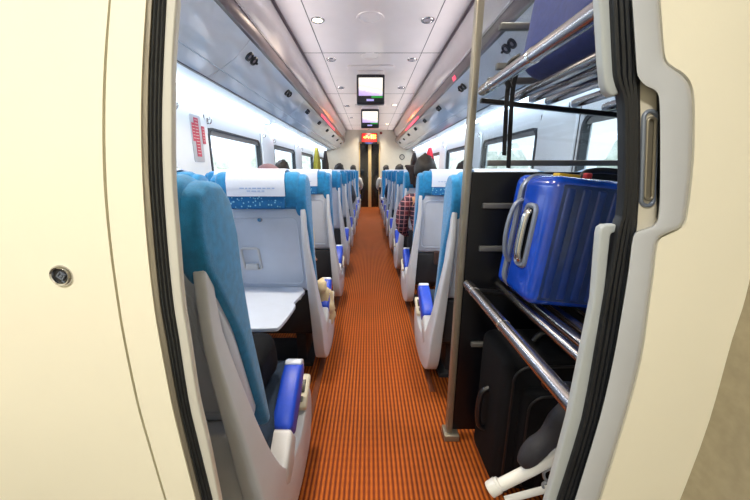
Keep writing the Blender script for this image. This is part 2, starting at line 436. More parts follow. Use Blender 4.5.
# overhead luggage racks
def rack(s, lab):
    x = lambda v: XC + s * v
    t = thing('overhead_luggage_rack', lab, 'luggage rack', (XC + s * 1.1, 0.5, 1.8))
    o = Vector(t.location)
    def lad(A, B, name, m, y0=.5, y1=Y_END, **k):
        g = G(); g.ladder([Vector((x(p[0]), y0, p[1])) - o for p in A], [Vector((x(p[0]), y0, p[1])) - o for p in B], (0, y1 - y0, 0)); return g.build(name, m, t, **k)
    lad([(HW - .002, 1.755), (1.13, 1.775)], [(HW - .002, 1.80), (1.13, 1.80)], 'underside', 'underg')
    # glossy sloping fascia, in lengths with open joints
    y = .5
    while y < Y_END - .05:
        y1 = min(y + 1.87, Y_END)
        lad([(1.125, 1.772), (1.02, 1.825), (.92, 1.89), (.84, 1.965), (.81, 2.0)], [(1.125, 1.80), (1.02, 1.85), (.92, 1.915), (.86, 1.98), (.83, 2.0)], 'fascia_panel', 'rackg', y + .003, y1 - .003, sharp=60)
        y += 1.87
    lad([(.82, 1.998), (.79, 2.0), (.775, 2.03), (.78, 2.085)], [(.84, 2.02), (.82, 2.02), (.80, 2.04), (.80, 2.085)], 'nose_rail', 'band', sharp=50)
    lad([(.815, 2.085), (.775, 2.085)], [(.815, 2.11), (.78, 2.11)], 'lip', 'steel')
    lad([(1.135, 1.768), (1.118, 1.768)], [(1.135, 1.78), (1.118, 1.78)], 'joint_line', 'seamd')
    g = G()
    g.bb(Vector((x(1.02), .6, 1.82)) - o, Vector((x(HW - .01), Y_END - .02, 1.84)) - o); g.build('shelf', 'underg', t)
    # reading lamps: a pair of black discs and a small switch over every seat row
    c = Vector((x(.865), 0, 1.938)); nrm = Vector((-s * .075, 0, -.085)).normalized()
    nrm = Vector((-s * .68, 0, -.73)).normalized()
    q = Vector((0, 0, 1)).rotation_difference(nrm).to_matrix().to_4x4()
    for k in range(9):
        yk = (2.54 if s < 0 else 2.30) + 1.06 * k
        if yk > Y_END - .2: break
        pod = None
        for j, (dy, r) in enumerate(((-.05, .03), (.04, .03))):
            g = G(); mt = Matrix.Translation(Vector((c.x, yk + dy, c.z)) - o) @ q
            g.lathe([(0, .004), (r * .75, .006), (r, .014), (r * 1.12, .010), (r * 1.15, -.004), (0, -.006)], mt, 20)
            l = g.build('reading_light', 'blackp', t)
            g = G(); g.lathe([(0, .0075), (r * .45, .0075), (r * .5, .003)], mt, 14); g.build('lens', 'lampoff', l)
        g = G(); g.lathe([(0, .006), (.008, .006), (.009, -.002)], Matrix.Translation(Vector((c.x, yk + .11, c.z)) - o) @ q, 12); g.build('call_button', 'blackp', t)
    # glowing strip standing in for the red display's reflection in the nose rail
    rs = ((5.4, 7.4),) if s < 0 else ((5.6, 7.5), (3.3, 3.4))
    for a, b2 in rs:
        g = G(); g.ladder([Vector((x(.789), a, 2.0)) - o, Vector((x(.772), a, 2.031)) - o], [Vector((x(.785), a, 2.0)) - o, Vector((x(.772), a, 2.035)) - o], (0, b2 - a, 0)); g.build('red_reflection', 'redrefl', t)
    # white light strip under the rack by the wall
    y = .6
    for (a, b2) in [(.6, 2.6)] + [(w[0] - .12, w[1] + .22) for w in WIN[1:]]:
        g = G(); g.bb(Vector((x(HW - .03), a, 1.742)) - o, Vector((x(HW - .075), min(b2, Y_END - .1), 1.756)) - o)
        g.build('light_strip', 'led', t, bevel=.003)
    return t
rack(-1, 'glossy grey overhead rack over the left windows')
rack(1, 'glossy grey overhead rack over the right windows')

# ---------------------------------------------------------------- ceiling fittings
def downlight(x, y, lit, lab, r=.05):
    t = thing('ceiling_downlight', lab, 'ceiling light', (x, y, CEIL), 'round ceiling downlights')
    g = G(); g.lathe([(r * .74, .0), (r * .8, -.008), (r, -.01), (r * 1.1, -.004), (r * 1.12, .01)], seg=24); g.build('bezel', 'steel', t)
    g = G(); g.lathe([(0, -.005), (r * .78, -.004), (r * .78, .01)], seg=24); g.build('lamp', 'lampw' if lit else 'lampoff', t)
    if lit:
        ld = bpy.data.lights.new('downlight_beam', 'SPOT'); ld.energy = 75; ld.color = (1, .87, .68); ld.spot_size = math.radians(150); ld.spot_blend = .8; ld.shadow_soft_size = .05
        lo = bpy.data.objects.new('downlight_beam', ld); COL.objects.link(lo); lo.location = (0, 0, -.02); lo.parent = t
LX = .45
left_rows = [(1.2, 1), (2.99, 1), (3.95, 0), (5.2, 0), (6.6, 0), (8.0, 0)]
right_rows = [(1.2, 1), (2.99, 0), (3.95, 0), (5.2, 0), (6.5, 1), (9.1, 1)]
for i, (y, lit) in enumerate(left_rows):
    downlight(XC - LX, y, lit, '%s ceiling downlight, %s from the doorway in the left row' % ('glowing' if lit else 'unlit', ORD[i]))
for i, (y, lit) in enumerate(right_rows):
    downlight(XC + LX, y, lit, '%s ceiling downlight, %s from the doorway in the right row' % ('glowing' if lit else 'unlit', ORD[i]))
downlight(XC - .03, 10.15, 1, 'small glowing downlight above the end door', .03)
for i, y in enumerate((2.95, 3.85)):
    t = thing('ceiling_vent', ['large round flush vent, nearer one at the ceiling centre', 'round flush vent just before the first screen'][i], 'vent', (XC - .02, y, CEIL), 'round ceiling vents')
    g = G(); g.lathe([(.085, .0), (.09, -.006), (.11, -.006), (.115, .004)], seg=32); g.build('outer_ring', 'ceil', t)
    g = G(); g.lathe([(0, -.004), (.07, -.003), (.084, .002)], seg=32); g.build('disc', 'ceil', t)

def monitor(y, z, lab):
    t = thing('ceiling_monitor', lab, 'screen', (XC - .01, y, z), 'monitors hung from the ceiling')
    w, h = .34, .33
    g = G(); g.bb((-w / 2, 0, -h / 2), (w / 2, .12, h / 2)); g.build('housing', 'scr_bezel', t, bevel=.014)
    g = G(); g.bb((-.145, -.004, -.075), (.145, .002, .125)); g.build('screen', 'screen', t)
    g = G(); g.bb((.01, -.004, -.1), (.145, .002, -.076)); g.build('caption_bar', 'scr_green', t)
    g = G(); g.bb((-.05, -.004, -.135), (.04, .002, -.112)); g.build('badge', 'scr_lilac', t)
    top = CEIL - z
    g = G(); g.bb((-.16, .02, h / 2 - .01), (.16, .16, top - .02)); g.build('mount', 'ceil', t, bevel=.01)
    g = G(); g.prism(rrect(.56, .30, .04, 5, 0, .04), 'Z', top - .022, top - .001); g.build('ceiling_plate', 'ceil', t, bevel=.006)
    return t
monitor(4.25, 2.125, 'nearer hanging screen with a bright picture under the ceiling')
monitor(6.5, 2.12, 'farther hanging screen with a bright picture, above the red display')
# red running-text display above the far door
t = thing('led_display', 'red electronic text display with orange glyphs above the end door', 'display', (XC - .02, Y_END - .09, 2.10))
g = G(); g.bb((-.24, 0, -.16), (.24, .085, .16)); g.build('housing', 'blackp', t, bevel=.01)
g = G(); g.bb((-.225, -.004, -.09), (.225, .002, .145)); g.build('display_face', 'signred', t)
g = G(); g.bb((-.12, -.003, -.15), (.1, .002, -.11)); g.build('badge', 'bag_navy', t)
g = G()
for x0, x1, z0, z1 in ((-.17, -.10, .02, .05), (-.10, -.06, .03, .09), (-.04, -.01, .02, .05), (.05, .09, .0, .11), (.11, .14, .0, .11), (.16, .2, .0, .05), (.16, .2, .07, .11)):
    g.bb((x0, -.007, z0), (x1, -.002, z1))
g.build('glyphs', 'signorange', t)
# round fittings on the end wall
for i, (px, py, lab) in enumerate(((402, 157, 'round ring emblem on the end wall right of the door'), (413, 157.5, 'small key switch on the end wall, nearest the right windows'))):
    p = P(px, py, Y_END - .001)
    t = thing('wall_emblem' if i == 0 else 'key_switch', lab, 'wall sign' if i == 0 else 'switch', p)
    g = G(); g.lathe([(.055, 0), (.06, .012), (.08, .012), (.085, 0)] if i == 0 else [(0, .01), (.035, .01), (.04, 0)], Matrix.Rotation(PI / 2, 4, 'X'), 20); g.build('ring' if i == 0 else 'plate', 'seamd', t)
    g = G(); g.bb((-.03 if i == 0 else -.008, -.01, -.008), (.03 if i == 0 else .008, 0.0, .008)); g.build('bar' if i == 0 else 'key_slot', 'seamd', t)
t = thing('warning_light', 'tiny dark red lamp beside the red display', 'lamp', P(381, 133, Y_END - .001))
g = G(); g.lathe([(0, .03), (.03, .024), (.04, 0)], Matrix.Rotation(PI / 2, 4, 'X'), 16); g.build('lens', 'redbag', t)

# red emergency notice on the first left pillar
a, b2 = gaps[0]
t = thing('emergency_hammer_panel', 'grey recess with red emergency stickers on the left pillar', 'safety panel', (XL + .022, (a + b2) / 2 + .06, 1.40))
g = G(); g.prism(rrect(.15, .34, .012, 3), 'X', 0, .006); g.build('back_plate', 'recess', t, bevel=.002)
for j, (y0, y1, z0, z1) in enumerate(((-.065, -.015, -.02, .11), (-.03, .03, -.13, .15), (.075, .115, -.03, .10))):
    g = G(); g.bb((.0061 if j < 2 else 0, y0, z0), (.008 + .001 * j, y1, z1)); s_ = g.build('red_sticker', 'redsign', t)
    g = G()
    zz = z0 + .02
    while zz < z1 - .01:
        g.bb((.008 + .001 * j, y0 + .008, zz), (.0088 + .001 * j, y1 - .012, zz + .004)); zz += .022
    g.build('white_print', 'whitecl', s_)

# ---------------------------------------------------------------- seats
def seat_unit(s, lab):
    """s=+1 right of the aisle, -1 left; local y=0 rear of the shell top, x from the aisle outwards"""
    t = thing('double_seat', lab, 'train seat', group='double seats along the aisle')
    X = lambda v: s * v
    REC = lambda z: .27 * (1.0 - z)                    # rear surface leans back towards the top
    for k in range(2):
        x0 = k * .485; x1 = x0 + .43; xm = (x0 + x1) / 2
        # grey rear shell
        g = G()
        rear = [(REC(z), z) for z in (1.0, .86, .70, .56)]
        prof = rear + [(REC(.56) + .03, .54), (REC(.56) + .06, .56), (REC(.8) + .05, .8), (REC(1.0) + .045, 1.0)]
        g.prism([(p[0], p[1]) for p in prof], 'X', X(x0 + .012), X(x1 - .012))
        sh = g.build('back_shell', 'shell', t, bevel=.014)
        # raised border of the tray recess + knob + ring
        def rear_pt(xx, zz, off): return (X(xx), REC(zz) - off, zz)
        g = G()
        loop = [rear_pt(xm + p[0], .775 + p[1], .000) for p in rrect(.325, .36, .03, 4)]
        g.tube(loop, .0045, 8, closed=True); g.build('recess_border', 'shell', sh)
        g = G(); nn = Matrix.Translation(rear_pt(xm + .01, .945, 0)) @ Matrix.Rotation(PI / 2, 4, 'X')
        g.lathe([(0, .012), (.008, .011), (.011, .004), (.012, -.004)], nn, 14); g.build('tray_latch', 'steel', sh)
        g = G(); cxr = xm + s * (.09 if s < 0 else -.09) * (1 if s < 0 else 1)
        cxr = xm + .085
        g.tube([rear_pt(cxr + p[0], .74 + p[1], .004) for p in rrect(.085, .115, .012, 3)], .006, 8, closed=True)
        g.build('cup_ring', 'padgrey', sh)
        g = G(); g.box(rear_pt(cxr, .70, .012), (.06, .02, .028)); g.build('cup_clip', 'padgrey', sh, bevel=.004)
        # blue back cushion with wings
        g = G()
        prof = [(REC(.98) + .035, .985), (-.012, 1.0), (-.028, 1.07), (-.028, 1.15), (-.008, 1.185), (.04, 1.19), (.085, 1.175), (.108, 1.1), (.128, .96), (.165, .80), (.205, .62), (.235, .47), (.20, .44), (.17, .50), (REC(.8) + .055, .8)]
        g.prism(prof, 'X', X(x0 + .028), X(x1 - .028)); g.build('backrest', 'blue', t, bevel=.022, seg=4, sharp=55)
        for side in (0, 1):
            xa, xb = ((x0, x0 + .055) if side == 0 else (x1 - .055, x1))
            g = G()
            prof = [(.03, .93), (-.012, 1.0), (-.022, 1.08), (-.01, 1.155), (.03, 1.178), (.085, 1.172), (.125, 1.13), (.145, 1.04), (.148, .94), (.168, .80), (.212, .62), (.245, .47), (.21, .46), (.16, .60), (.10, .80)]
            g.prism(prof, 'X', X(xa), X(xb)); g.build('side_wing', 'blue', t, bevel=.026, seg=5, sharp=55)
        # flecked rear band and white cover
        g = G(); g.bb((X(xm - .125), -.036, 1.0), (X(xm + .125), -.02, 1.085)); g.build('flecked_band', 'fleck', t, bevel=.005)
        g = G()
        cov = [(-.040, 1.066), (-.0405, 1.10), (-.0405, 1.145), (-.026, 1.184), (-.004, 1.199), (.04, 1.2045), (.085, 1.193), (.112, 1.15), (.126, 1.08), (.132, 1.02)]
        inn = [(p[0] + (.006 if i < 4 else (0 if i < 7 else -.006)), p[1] - (.006 if 2 < i < 8 else 0)) for i, p in enumerate(cov)]
        A = [Vector((X(xm - .128), *p)) for p in cov]; B = [Vector((X(xm + .128), *p)) for p in cov]
        A2 = [Vector((X(xm - .128), *p)) for p in inn]; B2 = [Vector((X(xm + .128), *p)) for p in inn]
        rings = []
        nseg = 8
        for i in range(len(cov)):
            rings.append([[g.bm.verts.new(A[i].lerp(B[i], j / nseg)) for j in range(nseg + 1)], [g.bm.verts.new(A2[i].lerp(B2[i], j / nseg)) for j in range(nseg + 1)]])
        for i in range(len(cov) - 1):
            for q in (0, 1):
                for j in range(nseg): g.bm.faces.new([rings[i][q][j], rings[i][q][j + 1], rings[i + 1][q][j + 1], rings[i + 1][q][j]])
            for j in (0, nseg): g.bm.faces.new([rings[i][0][j], rings[i][1][j], rings[i + 1][1][j], rings[i + 1][0][j]])
        for i in (0, len(cov) - 1):
            for j in range(nseg): g.bm.faces.new([rings[i][0][j], rings[i][0][j + 1], rings[i][1][j + 1], rings[i][1][j]])
        cv = g.build('headrest_cover', 'white_cloth', t)
        g = G()
        rnd = random.Random(3)
        for z, wds in ((1.104, 8), (1.090, 4)):
            xx = xm - .085 if wds > 4 else xm - .04
            for q in range(wds):
                wl = rnd.uniform(.010, .022); g.bb((X(xx), -.0412, z), (X(xx + wl), -.0404, z + .006)); xx += wl + .005
        g.build('blue_print', 'printblue', cv)
        # cushion
        g = G()
        prof = [(.19, .31), (.18, .39), (.24, .415), (.45, .425), (.60, .42), (.645, .39), (.64, .33), (.60, .31)]
        g.prism(prof, 'X', X(x0 + .01), X(x1 - .01)); g.build('seat_cushion', 'cushion', t, bevel=.025, seg=4, sharp=55)
        # tray folded away (its face sits inside the recess border)
        g = G()
        pr = rrect(.30, .335, .025, 4)
        A = [g.bm.verts.new(rear_pt(xm + p[0], .775 + p[1], .003)) for p in pr]; B = [g.bm.verts.new(rear_pt(xm + p[0], .775 + p[1], -.006)) for p in pr]
        g.bm.faces.new(A); g.bm.faces.new(B[::-1])
        for i in range(len(pr)): g.bm.faces.new([A[i], B[i], B[(i + 1) % len(pr)], A[(i + 1) % len(pr)]])
        g.build('tray_table', 'tray', t)
    # seat pan and pedestal
    g = G(); g.bb((X(.02), .20, .25), (X(.90), .60, .325)); g.build('seat_pan', 'under', t, bevel=.02)
    g = G(); g.bb((X(.10), .30, .0), (X(.16), .52, .27)); g.bb((X(.74), .30, .0), (X(.80), .52, .27)); g.bb((X(.06), .26, .0), (X(.84), .56, .03)); g.build('pedestal', 'under', t, bevel=.006)
    # lower rear cover, dark
    g = G(); g.prism([(.14, .30), (.125, .54), (.16, .54), (.2, .30)], 'X', X(.03), X(.88)); g.build('rear_cover', 'under', t, bevel=.008)
    # curved side shells
    jout = [(-.010, 1.0), (-.012, .90), (-.004, .76), (.016, .60), (.034, .44), (.06, .28), (.12, .155), (.26, .09), (.42, .075), (.53, .10), (.585, .17), (.60, .25), (.585, .305)]
    jin = [(.022, 1.0), (.028, .90), (.052, .76), (.088, .60), (.130, .46), (.185, .35), (.255, .285), (.34, .262), (.40, .258), (.45, .268), (.49, .285), (.52, .30), (.545, .318)]
    for q, (xa, xb) in enumerate(((-.045, .012), (.905, .94))):
        so = smooth_pts([Vector((0, *p)) for p in jout], 3); si = smooth_pts([Vector((0, *p)) for p in jin], 3)
        g = G()
        A = [Vector((X(xa), p.y, p.z)) for p in so]; B = [Vector((X(xa), p.y, p.z)) for p in si]
        # the shell thins towards the top so it tucks beside the cushion
        g.ladder(A, B, (X(xb) - X(xa), 0, 0))
        if q == 0:
            for v in g.bm.verts: v.co.x += X((.052 if abs(v.co.x - X(xa)) < .01 else .018) * max(0, min(1, (v.co.z - .36) / .5)))
        g.build('side_shell', 'jshell', t, bevel=.014, seg=3, sharp=50, bang=50)
        if q == 0:
            rr_ = Matrix.Rotation(math.radians(30), 3, 'X')
            g = G(); g.box((X(-.022), .535, .325), (.052, .135, .035), rr_); cp = g.build('control_panel', 'control', t, bevel=.01)
            g = G(); g.box(Vector((X(-.022), .535, .325)) + rr_ @ Vector((0, .015, .018)), (.026, .05, .006), rr_); g.build('socket', 'blackp', cp, bevel=.002)
            g = G(); g.box(Vector((X(-.022), .535, .325)) + rr_ @ Vector((0, -.035, .018)), (.022, .022, .006), rr_); g.build('release_button', 'rail', cp, bevel=.002)
    # armrests: grey hinge end, blue pad
    for q, xx in enumerate((-.012, .457)):
        ar = math.radians(30)
        dy, dz = math.cos(ar), math.sin(ar)
        base = Vector((0, .225, .30))
        pt = lambda u, v: (base.y + u * 1.18 * dy - v * dz, base.z + u * 1.18 * dz + v * dy)
        g = G(); g.prism([pt(-.03, -.055), pt(-.045, 0), pt(-.03, .04), pt(.08, .05), pt(.085, -.035), pt(.02, -.07)], 'X', X(xx - .034), X(xx + .034)); ah = g.build('armrest', 'padgrey', t, bevel=.014, sharp=50)
        g = G(); g.prism([pt(.08, -.032), pt(.076, .05), pt(.12, .062), pt(.22, .060), pt(.265, .048), pt(.28, .02), pt(.265, -.015), pt(.2, -.03)], 'X', X(xx - .033), X(xx + .033)); g.build('armrest_pad', 'pad', ah, bevel=.016, sharp=50)
        g = G(); g.prism([pt(.255, .052), pt(.272, .051), pt(.288, .022), pt(.274, -.018), pt(.262, -.018)], 'X', X(xx - .03), X(xx + .03)); g.build('armrest_tip', 'tray', ah, bevel=.006)
    for ch in t.children:
        if ch.name.split('.')[0] in ('backrest', 'side_wing', 'headrest_cover', 'flecked_band'):
            for q in [ch] + list(ch.children):
                for v in q.data.vertices:
                    if v.co.z > 1: v.co.z = 1 + (v.co.z - 1) * .86
    return t
protoL = seat_unit(-1, ''); protoR = seat_unit(1, '')
SEATS = {}
L0, PITCH = .55, .92
XAL, XAR = XC - .315, XC + .315
for k in range(8):
    o = protoL if k == 0 else copy_tree(protoL)
    o.location = (XAL, L0 + PITCH * k, 0); SEATS['L%d' % k] = o
R0 = 1.36
for k in range(7):
    o = protoR if k == 0 else copy_tree(protoR)
    o.location = (XAR, R0 + PITCH * k, 0); SEATS['R%d' % k] = o
g = G(); g.prism([(-.03, .05), (.07, .57), (.118, .57), (.03, .05)], 'X', -.0, -.90)
g.build('rear_panel', 'jshell', SEATS['L0'], bevel=.008)
# last pairs stand back to back
o = copy_tree(protoR); o.location = (XAL, 8.62, 0); o.rotation_euler.z = PI; SEATS['LB'] = o
o = copy_tree(protoL); o.location = (XAR, 8.62, 0); o.rotation_euler.z = PI; SEATS['RB'] = o
o = copy_tree(protoL); o.location = (XAL, 8.80, 0); SEATS['LE'] = o
o = copy_tree(protoR); o.location = (XAR, 8.80, 0); SEATS['RE'] = o
LBL = {'L0': 'nearest left double seat, its blue wing and curved grey side right behind the door frame',
       'L1': 'second left double seat, grey back towards us with its tray folded down',
       'R0': 'nearest right double seat, just beyond the dark glass partition',
       'R1': 'second right double seat, grey back just behind the plaid shirt',
       'LB': 'left double seat facing us, blue fronts showing, near the end door',
       'RB': 'right double seat facing us, blue fronts showing, near the end door',
       'LE': 'last left double seat, backed against the one that faces us',
       'RE': 'last right double seat, backed against the one that faces us'}
for k, o in SEATS.items():
    if k in LBL: o['label'] = LBL[k]
    else:
        o['label'] = 'blue and grey double seat, %s from the doorway on the %s side' % (ORD[int(k[1])], 'left' if k[0] == 'L' else 'right')
# second left seat: the tray of the aisle place is down; drop its folded one and lay a table out
l1 = SEATS['L1']
tr = [c for c in l1.children if c.name.startswith('tray_table')]
aisle_tray = min(tr, key=lambda c: abs(sum(v.co.x for v in c.data.vertices) / len(c.data.vertices)))
bpy.data.objects.remove(aisle_tray)
g = G()
xm = -.215
out = [Vector((xm + p[0] * 1.0, p[1], 0)) for p in ((-.165, .115), (.15, .115), (.15, -.08), (.165, -.12), (.15, -.30), (.115, -.335), (-.05, -.335), (-.14, -.325), (-.18, -.20))]
out = smooth_pts(out, 3, closed=True)
g.prism([(p.x, p.y) for p in out], 'Z', .555, .573)
trayo = g.build('tray_table', 'tray', l1, bevel=.005, label='tray table folded down')
g = G()
for sx in (-1, 1): g.bb((xm + sx * .15 - .008, .02, .54), (xm + sx * .15 + .008, .14, .556))
g.build('tray_arm', 'padgrey', trayo)

# ---------------------------------------------------------------- doorway we look through
Yd = .47
def poly(tab, Y):
    """tab: list of (px, py); extended straight to floor and lintel"""
    pts = [P(px, py, Y) for px, py in tab]
    d0 = (pts[-1] - pts[-2]).normalized()
    bot = Vector((pts[-1].x + d0.x / max(.2, -d0.z) * (pts[-1].z) * .4, Y, 0.0))
    top = Vector((pts[0].x + .01 * (1 if pts[0].x < 0 else -1), Y, 1.72))
    top2 = Vector((pts[0].x + .03 * (1 if pts[0].x < 0 else -1), Y, 2.12))
    return [top2, top] + pts + [bot]
YS = [0, 60, 120, 180, 240, 300, 340, 400, 440, 500]
def tab(xs): return smooth_tab(list(zip(xs, YS)))
def smooth_tab(t):
    return [(p.x, p.y) for p in smooth_pts([Vector((a, b, 0)) for a, b in t], 3)]
seamL = tab([108.7, 104, 102.2, 103.4, 108.5, 116.5, 123.2, 135.7, 146.7, 164.5])
seamR = tab([111.0, 107, 105.4, 106.6, 111.3, 119.2, 125.8, 138.3, 149.2, 166.8])
edge = tab([146, 142.3, 140.8, 142.3, 146.4, 153, 159.4, 170.6, 180, 195.5])
blkL = tab([151.9, 148.8, 147.5, 148.8, 153.5, 159.4, 166.2, 176.8, 186, 201])
blkR = tab([165.6, 162.8, 161, 162.4, 166.5, 172.5, 178.7, 188, 197.3, 212.3])
jmb = tab([176, 172, 171.6, 172.2, 176.8, 181.8, 188, 197.3, 206.7, 219])
Yw = .44
def shifted(pl, dy): return [p + Vector((0, dy, 0)) for p in pl]
g = G()
pl = poly(seamL, Yw); far = [Vector((-1.40, Yw, p.z)) for p in pl]
g.ladder(far, pl, (0, .05, 0))
g.ladder(poly(seamR, Yw), poly(edge, Yw), (0, .05, 0))
g.bevel(.0015, 2)
a_, b_ = poly(seamL, Yw), poly(seamR, Yw)
g.ladder([p + Vector((-.002, .012, 0)) for p in a_], [p + Vector((.002, .012, 0)) for p in b_], (0, .03, 0))
struct(g, 'wall_front_left', 'cream')
g = G(); g.ladder(poly(edge, Yw + .002), poly(blkL, Yw + .002), (0, .02, 0)); struct(g, 'trim_1', 'alu', bevel=.001)
g = G(); A, B = poly(blkL, Yw + .005), poly(blkR, Yw + .005)
g.ladder(A, B, (0, .02, 0))
for u in (.3, .62, .9): g.tube([a.lerp(b, u) for a, b in zip(A, B)], .0022, 6)
struct(g, 'trim_2', 'rubber')
g = G(); g.ladder(poly(blkR, Yw + .006), poly(jmb, Yw + .006), (0, .012, 0)); struct(g, 'trim_3', 'jamb', bevel=.003)

# right side
pairs = [((633, 0), (664, 0)), ((635.5, 35), (666.5, 35)), ((637, 60), (669, 58)), ((638.5, 75), (676, 66)), ((646, 85), (688, 74)), ((657, 91), (695.5, 86)), ((660.5, 105), (698, 108)), ((661, 160), (697, 160)),
         ((660, 212), (691, 212)), ((655, 226), (686, 227)), ((642, 231), (672, 234)), ((634, 237), (661, 243)), ((629.5, 270), (656.5, 275)), ((623, 310), (651.5, 310)), ((614, 360), (644, 360)), ((600, 420), (628, 420)), ((575.5, 500), (603, 500))]
inn = smooth_tab([p[0] for p in pairs]); outr = smooth_tab([p[1] for p in pairs])
Yt = .435
A, B = poly(inn, Yt), poly(outr, Yt)
g = G()
# rounded moulding: cross-section bulges towards us
secs = [(0.36, .02), (0.03, .003), (.0, .001), (.1, 0), (.3, 0), (.7, .0), (.93, .004), (1.0, .012), (1.0, .03)]
R = [[g.bm.verts.new(a.lerp(b, u) + Vector((0, dy, 0))) for u, dy in secs] for a, b in zip(A, B)]
for q, r in zip(R, R[1:]):
    for i in range(len(secs)): g.bm.faces.new([q[i], q[(i + 1) % len(secs)], r[(i + 1) % len(secs)], r[i]])
g.bm.faces.new(R[0]); g.bm.faces.new(R[-1][::-1])
struct(g, 'trim_5', 'moulding', sharp=60)
# cream wall right of the moulding, out to the tan side wall
cor = smooth_tab([(775, 0), (775, 60), (772, 120), (768, 180), (758, 240), (745, 300), (732, 340), (715.5, 400), (703, 440), (680, 500)])
Yr = Yt + .006
ou2 = [(x, y) for x, y in outr]
def resample(pl, n=40):
    L_ = [0]
    for a, b in zip(pl, pl[1:]): L_.append(L_[-1] + (Vector(b) - Vector(a)).length)
    res = []
    for k in range(n):
        d = L_[-1] * k / (n - 1); i = 0
        while i < len(pl) - 2 and L_[i + 1] < d: i += 1
        u = (d - L_[i]) / max(1e-9, L_[i + 1] - L_[i]); res.append(Vector(pl[i]).lerp(Vector(pl[i + 1]), min(1, u)))
    return res
def x_at(pl, z):
    for a, b in zip(pl, pl[1:]):
        if a.z >= z >= b.z and abs(a.z - b.z) > 1e-9: return a.x + (b.x - a.x) * (a.z - z) / (a.z - b.z)
    return pl[-1].x
Aw = poly(ou2, Yr + .002); Bw = poly(cor, Yr + .002)
Cw = [Vector((x_at(Bw, p.z), Yr + .002, p.z)) for p in Aw]
g = G(); g.ladder([p + Vector((-.004, 0, 0)) for p in Aw], Cw, (0, .06, 0)); struct(g, 'wall_front_right', 'cream')
g = G()
Bs = poly(cor, Yr + .062)
Bs = [Vector((p.x + .0, Yr + .062, p.z)) for p in Bw]
g.ladder([p + Vector((0, .0, 0)) for p in Bs], [p + Vector((.03, 0, 0)) for p in Bs], (.0, -1.7, 0)); struct(g, 'wall_vestibule_right', 'tan')
# bulkhead behind the frame on both sides (hides the car structure)
g = G(); g.bb((.68, .5, 0), (XR + .05, .53, CEIL)); g.bb((XL - .05, .492, 0), (-.44, .505, CEIL)); g.bb((XL - .05, .44, 2.12), (XR + .05, .54, CEIL + .1)); struct(g, 'wall_partition', 'pillar')
# black ribbed seal
sealL = smooth_tab([(611.3, 0), (614, 60), (616, 80), (622.5, 98), (624, 120), (624, 180), (621.5, 215), (617.5, 228), (604.4, 300), (597.5, 340), (582.8, 420), (558, 500)])
sealR = smooth_tab([(634, 0), (637.5, 60), (637, 80), (637, 98), (637.5, 120), (637, 180), (635, 215), (633.5, 232), (624, 300), (618.5, 340), (601, 420), (576.5, 500)])
A, B = poly(sealL, Yt + .012), poly(sealR, Yt + .012)
g = G(); g.ladder(A, [b + Vector((.004, 0, 0)) for b in B], (0, .012, 0))
for u in (.12, .38, .62, .84): g.tube([a.lerp(b, u) for a, b in zip(A, B)], .0035, 6)
struct(g, 'trim_4', 'rubber')
# grey strips with rounded ends past the seal
def gstrip(l, r, name):
    A = [P(x, y, Yt + .016) for x, y in l]; B = [P(x, y, Yt + .016) for x, y in r]
    return A, B
l = [(599.6, -30), (599.6, 0), (602.8, 60), (605, 84), (607.5, 91), (613, 96.5)]; r = [(611.3, -30), (611.3, 0), (614.3, 60), (616.5, 80), (619, 87), (623.5, 92)]
A, B = gstrip(l, r, ''); A = [Vector((A[0].x - .004, A[0].y, 2.1))] + A; B = [Vector((B[0].x - .004, B[0].y, 2.1))] + B
g = G(); g.ladder(A, B, (0, .014, 0)); struct(g, 'trim_6', 'strip', bevel=.003, bang=50)
l = [(618.5, 224.5), (606, 225), (601.5, 228), (600, 234), (594.5, 300), (584, 340), (569.6, 420), (548, 500), (530, 560)]; r = [(618.5, 232), (612, 233.5), (611, 236), (610.5, 240), (604.4, 300), (597.5, 340), (582.8, 420), (558, 500), (540, 560)]
l[5] = (586, 340)
A, B = gstrip(l, r, ''); A.append(Vector((A[-1].x, A[-1].y, 0))); B.append(Vector((B[-1].x, B[-1].y, 0)))
g = G(); g.ladder(A, B, (0, .014, 0)); struct(g, 'trim_7', 'strip', bevel=.003, bang=50)
# door leaf edge in the recess with its slot handle
Yl = Yt + .018
g = G()
pr = [(630, 72), (640, 72), (668, 80), (668, 240), (630, 242)]
g.prism([(P(x, y, Yl).x, P(x, y, Yl).z) for x, y in pr], 'Y', Yl, Yl + .012)
leaf = struct(g, 'door_2', 'bulk')
ca = P(648, 160, Yl); hh = (P(648, 114, Yl) - P(648, 206, Yl)).length / 2; ww = .0088
tl = (P(650.5, 114, Yl).x - P(647, 206, Yl).x) / (P(650.5, 114, Yl).z - P(647, 206, Yl).z)
def slot_loop(w, h, dy, tilt=tl):
    return [Vector((ca.x + p[0] + p[1] * tilt, Yl + dy, ca.z + p[1])) for p in rrect(w * 2, h * 2, w * .98, 7)]
g = G(); lp = slot_loop(ww, hh, -.001); g.tube(lp, .0028, 8, closed=True); hd = g.build('door_handle', 'case_grey', leaf)
g = G(); A = slot_loop(ww * .6, hh * .86, -.0035); g.tube(A, .002, 8, closed=True); g.face(slot_loop(ww * .6, hh * .86, -.001)); g.build('finger_slot', 'post', hd)
g = G(); q1 = [P(658.5, y, Yl - .004) for y in (92, 110, 160, 210, 226)]; q2 = [P(662, y, Yl - .004) for y in (92, 110, 160, 210, 226)]
g.ladder(q1, q2, (0, .003, 0)); struct(g, 'trim_8', 'rubber')  # dark strip put in for the shadow gap right of the recess
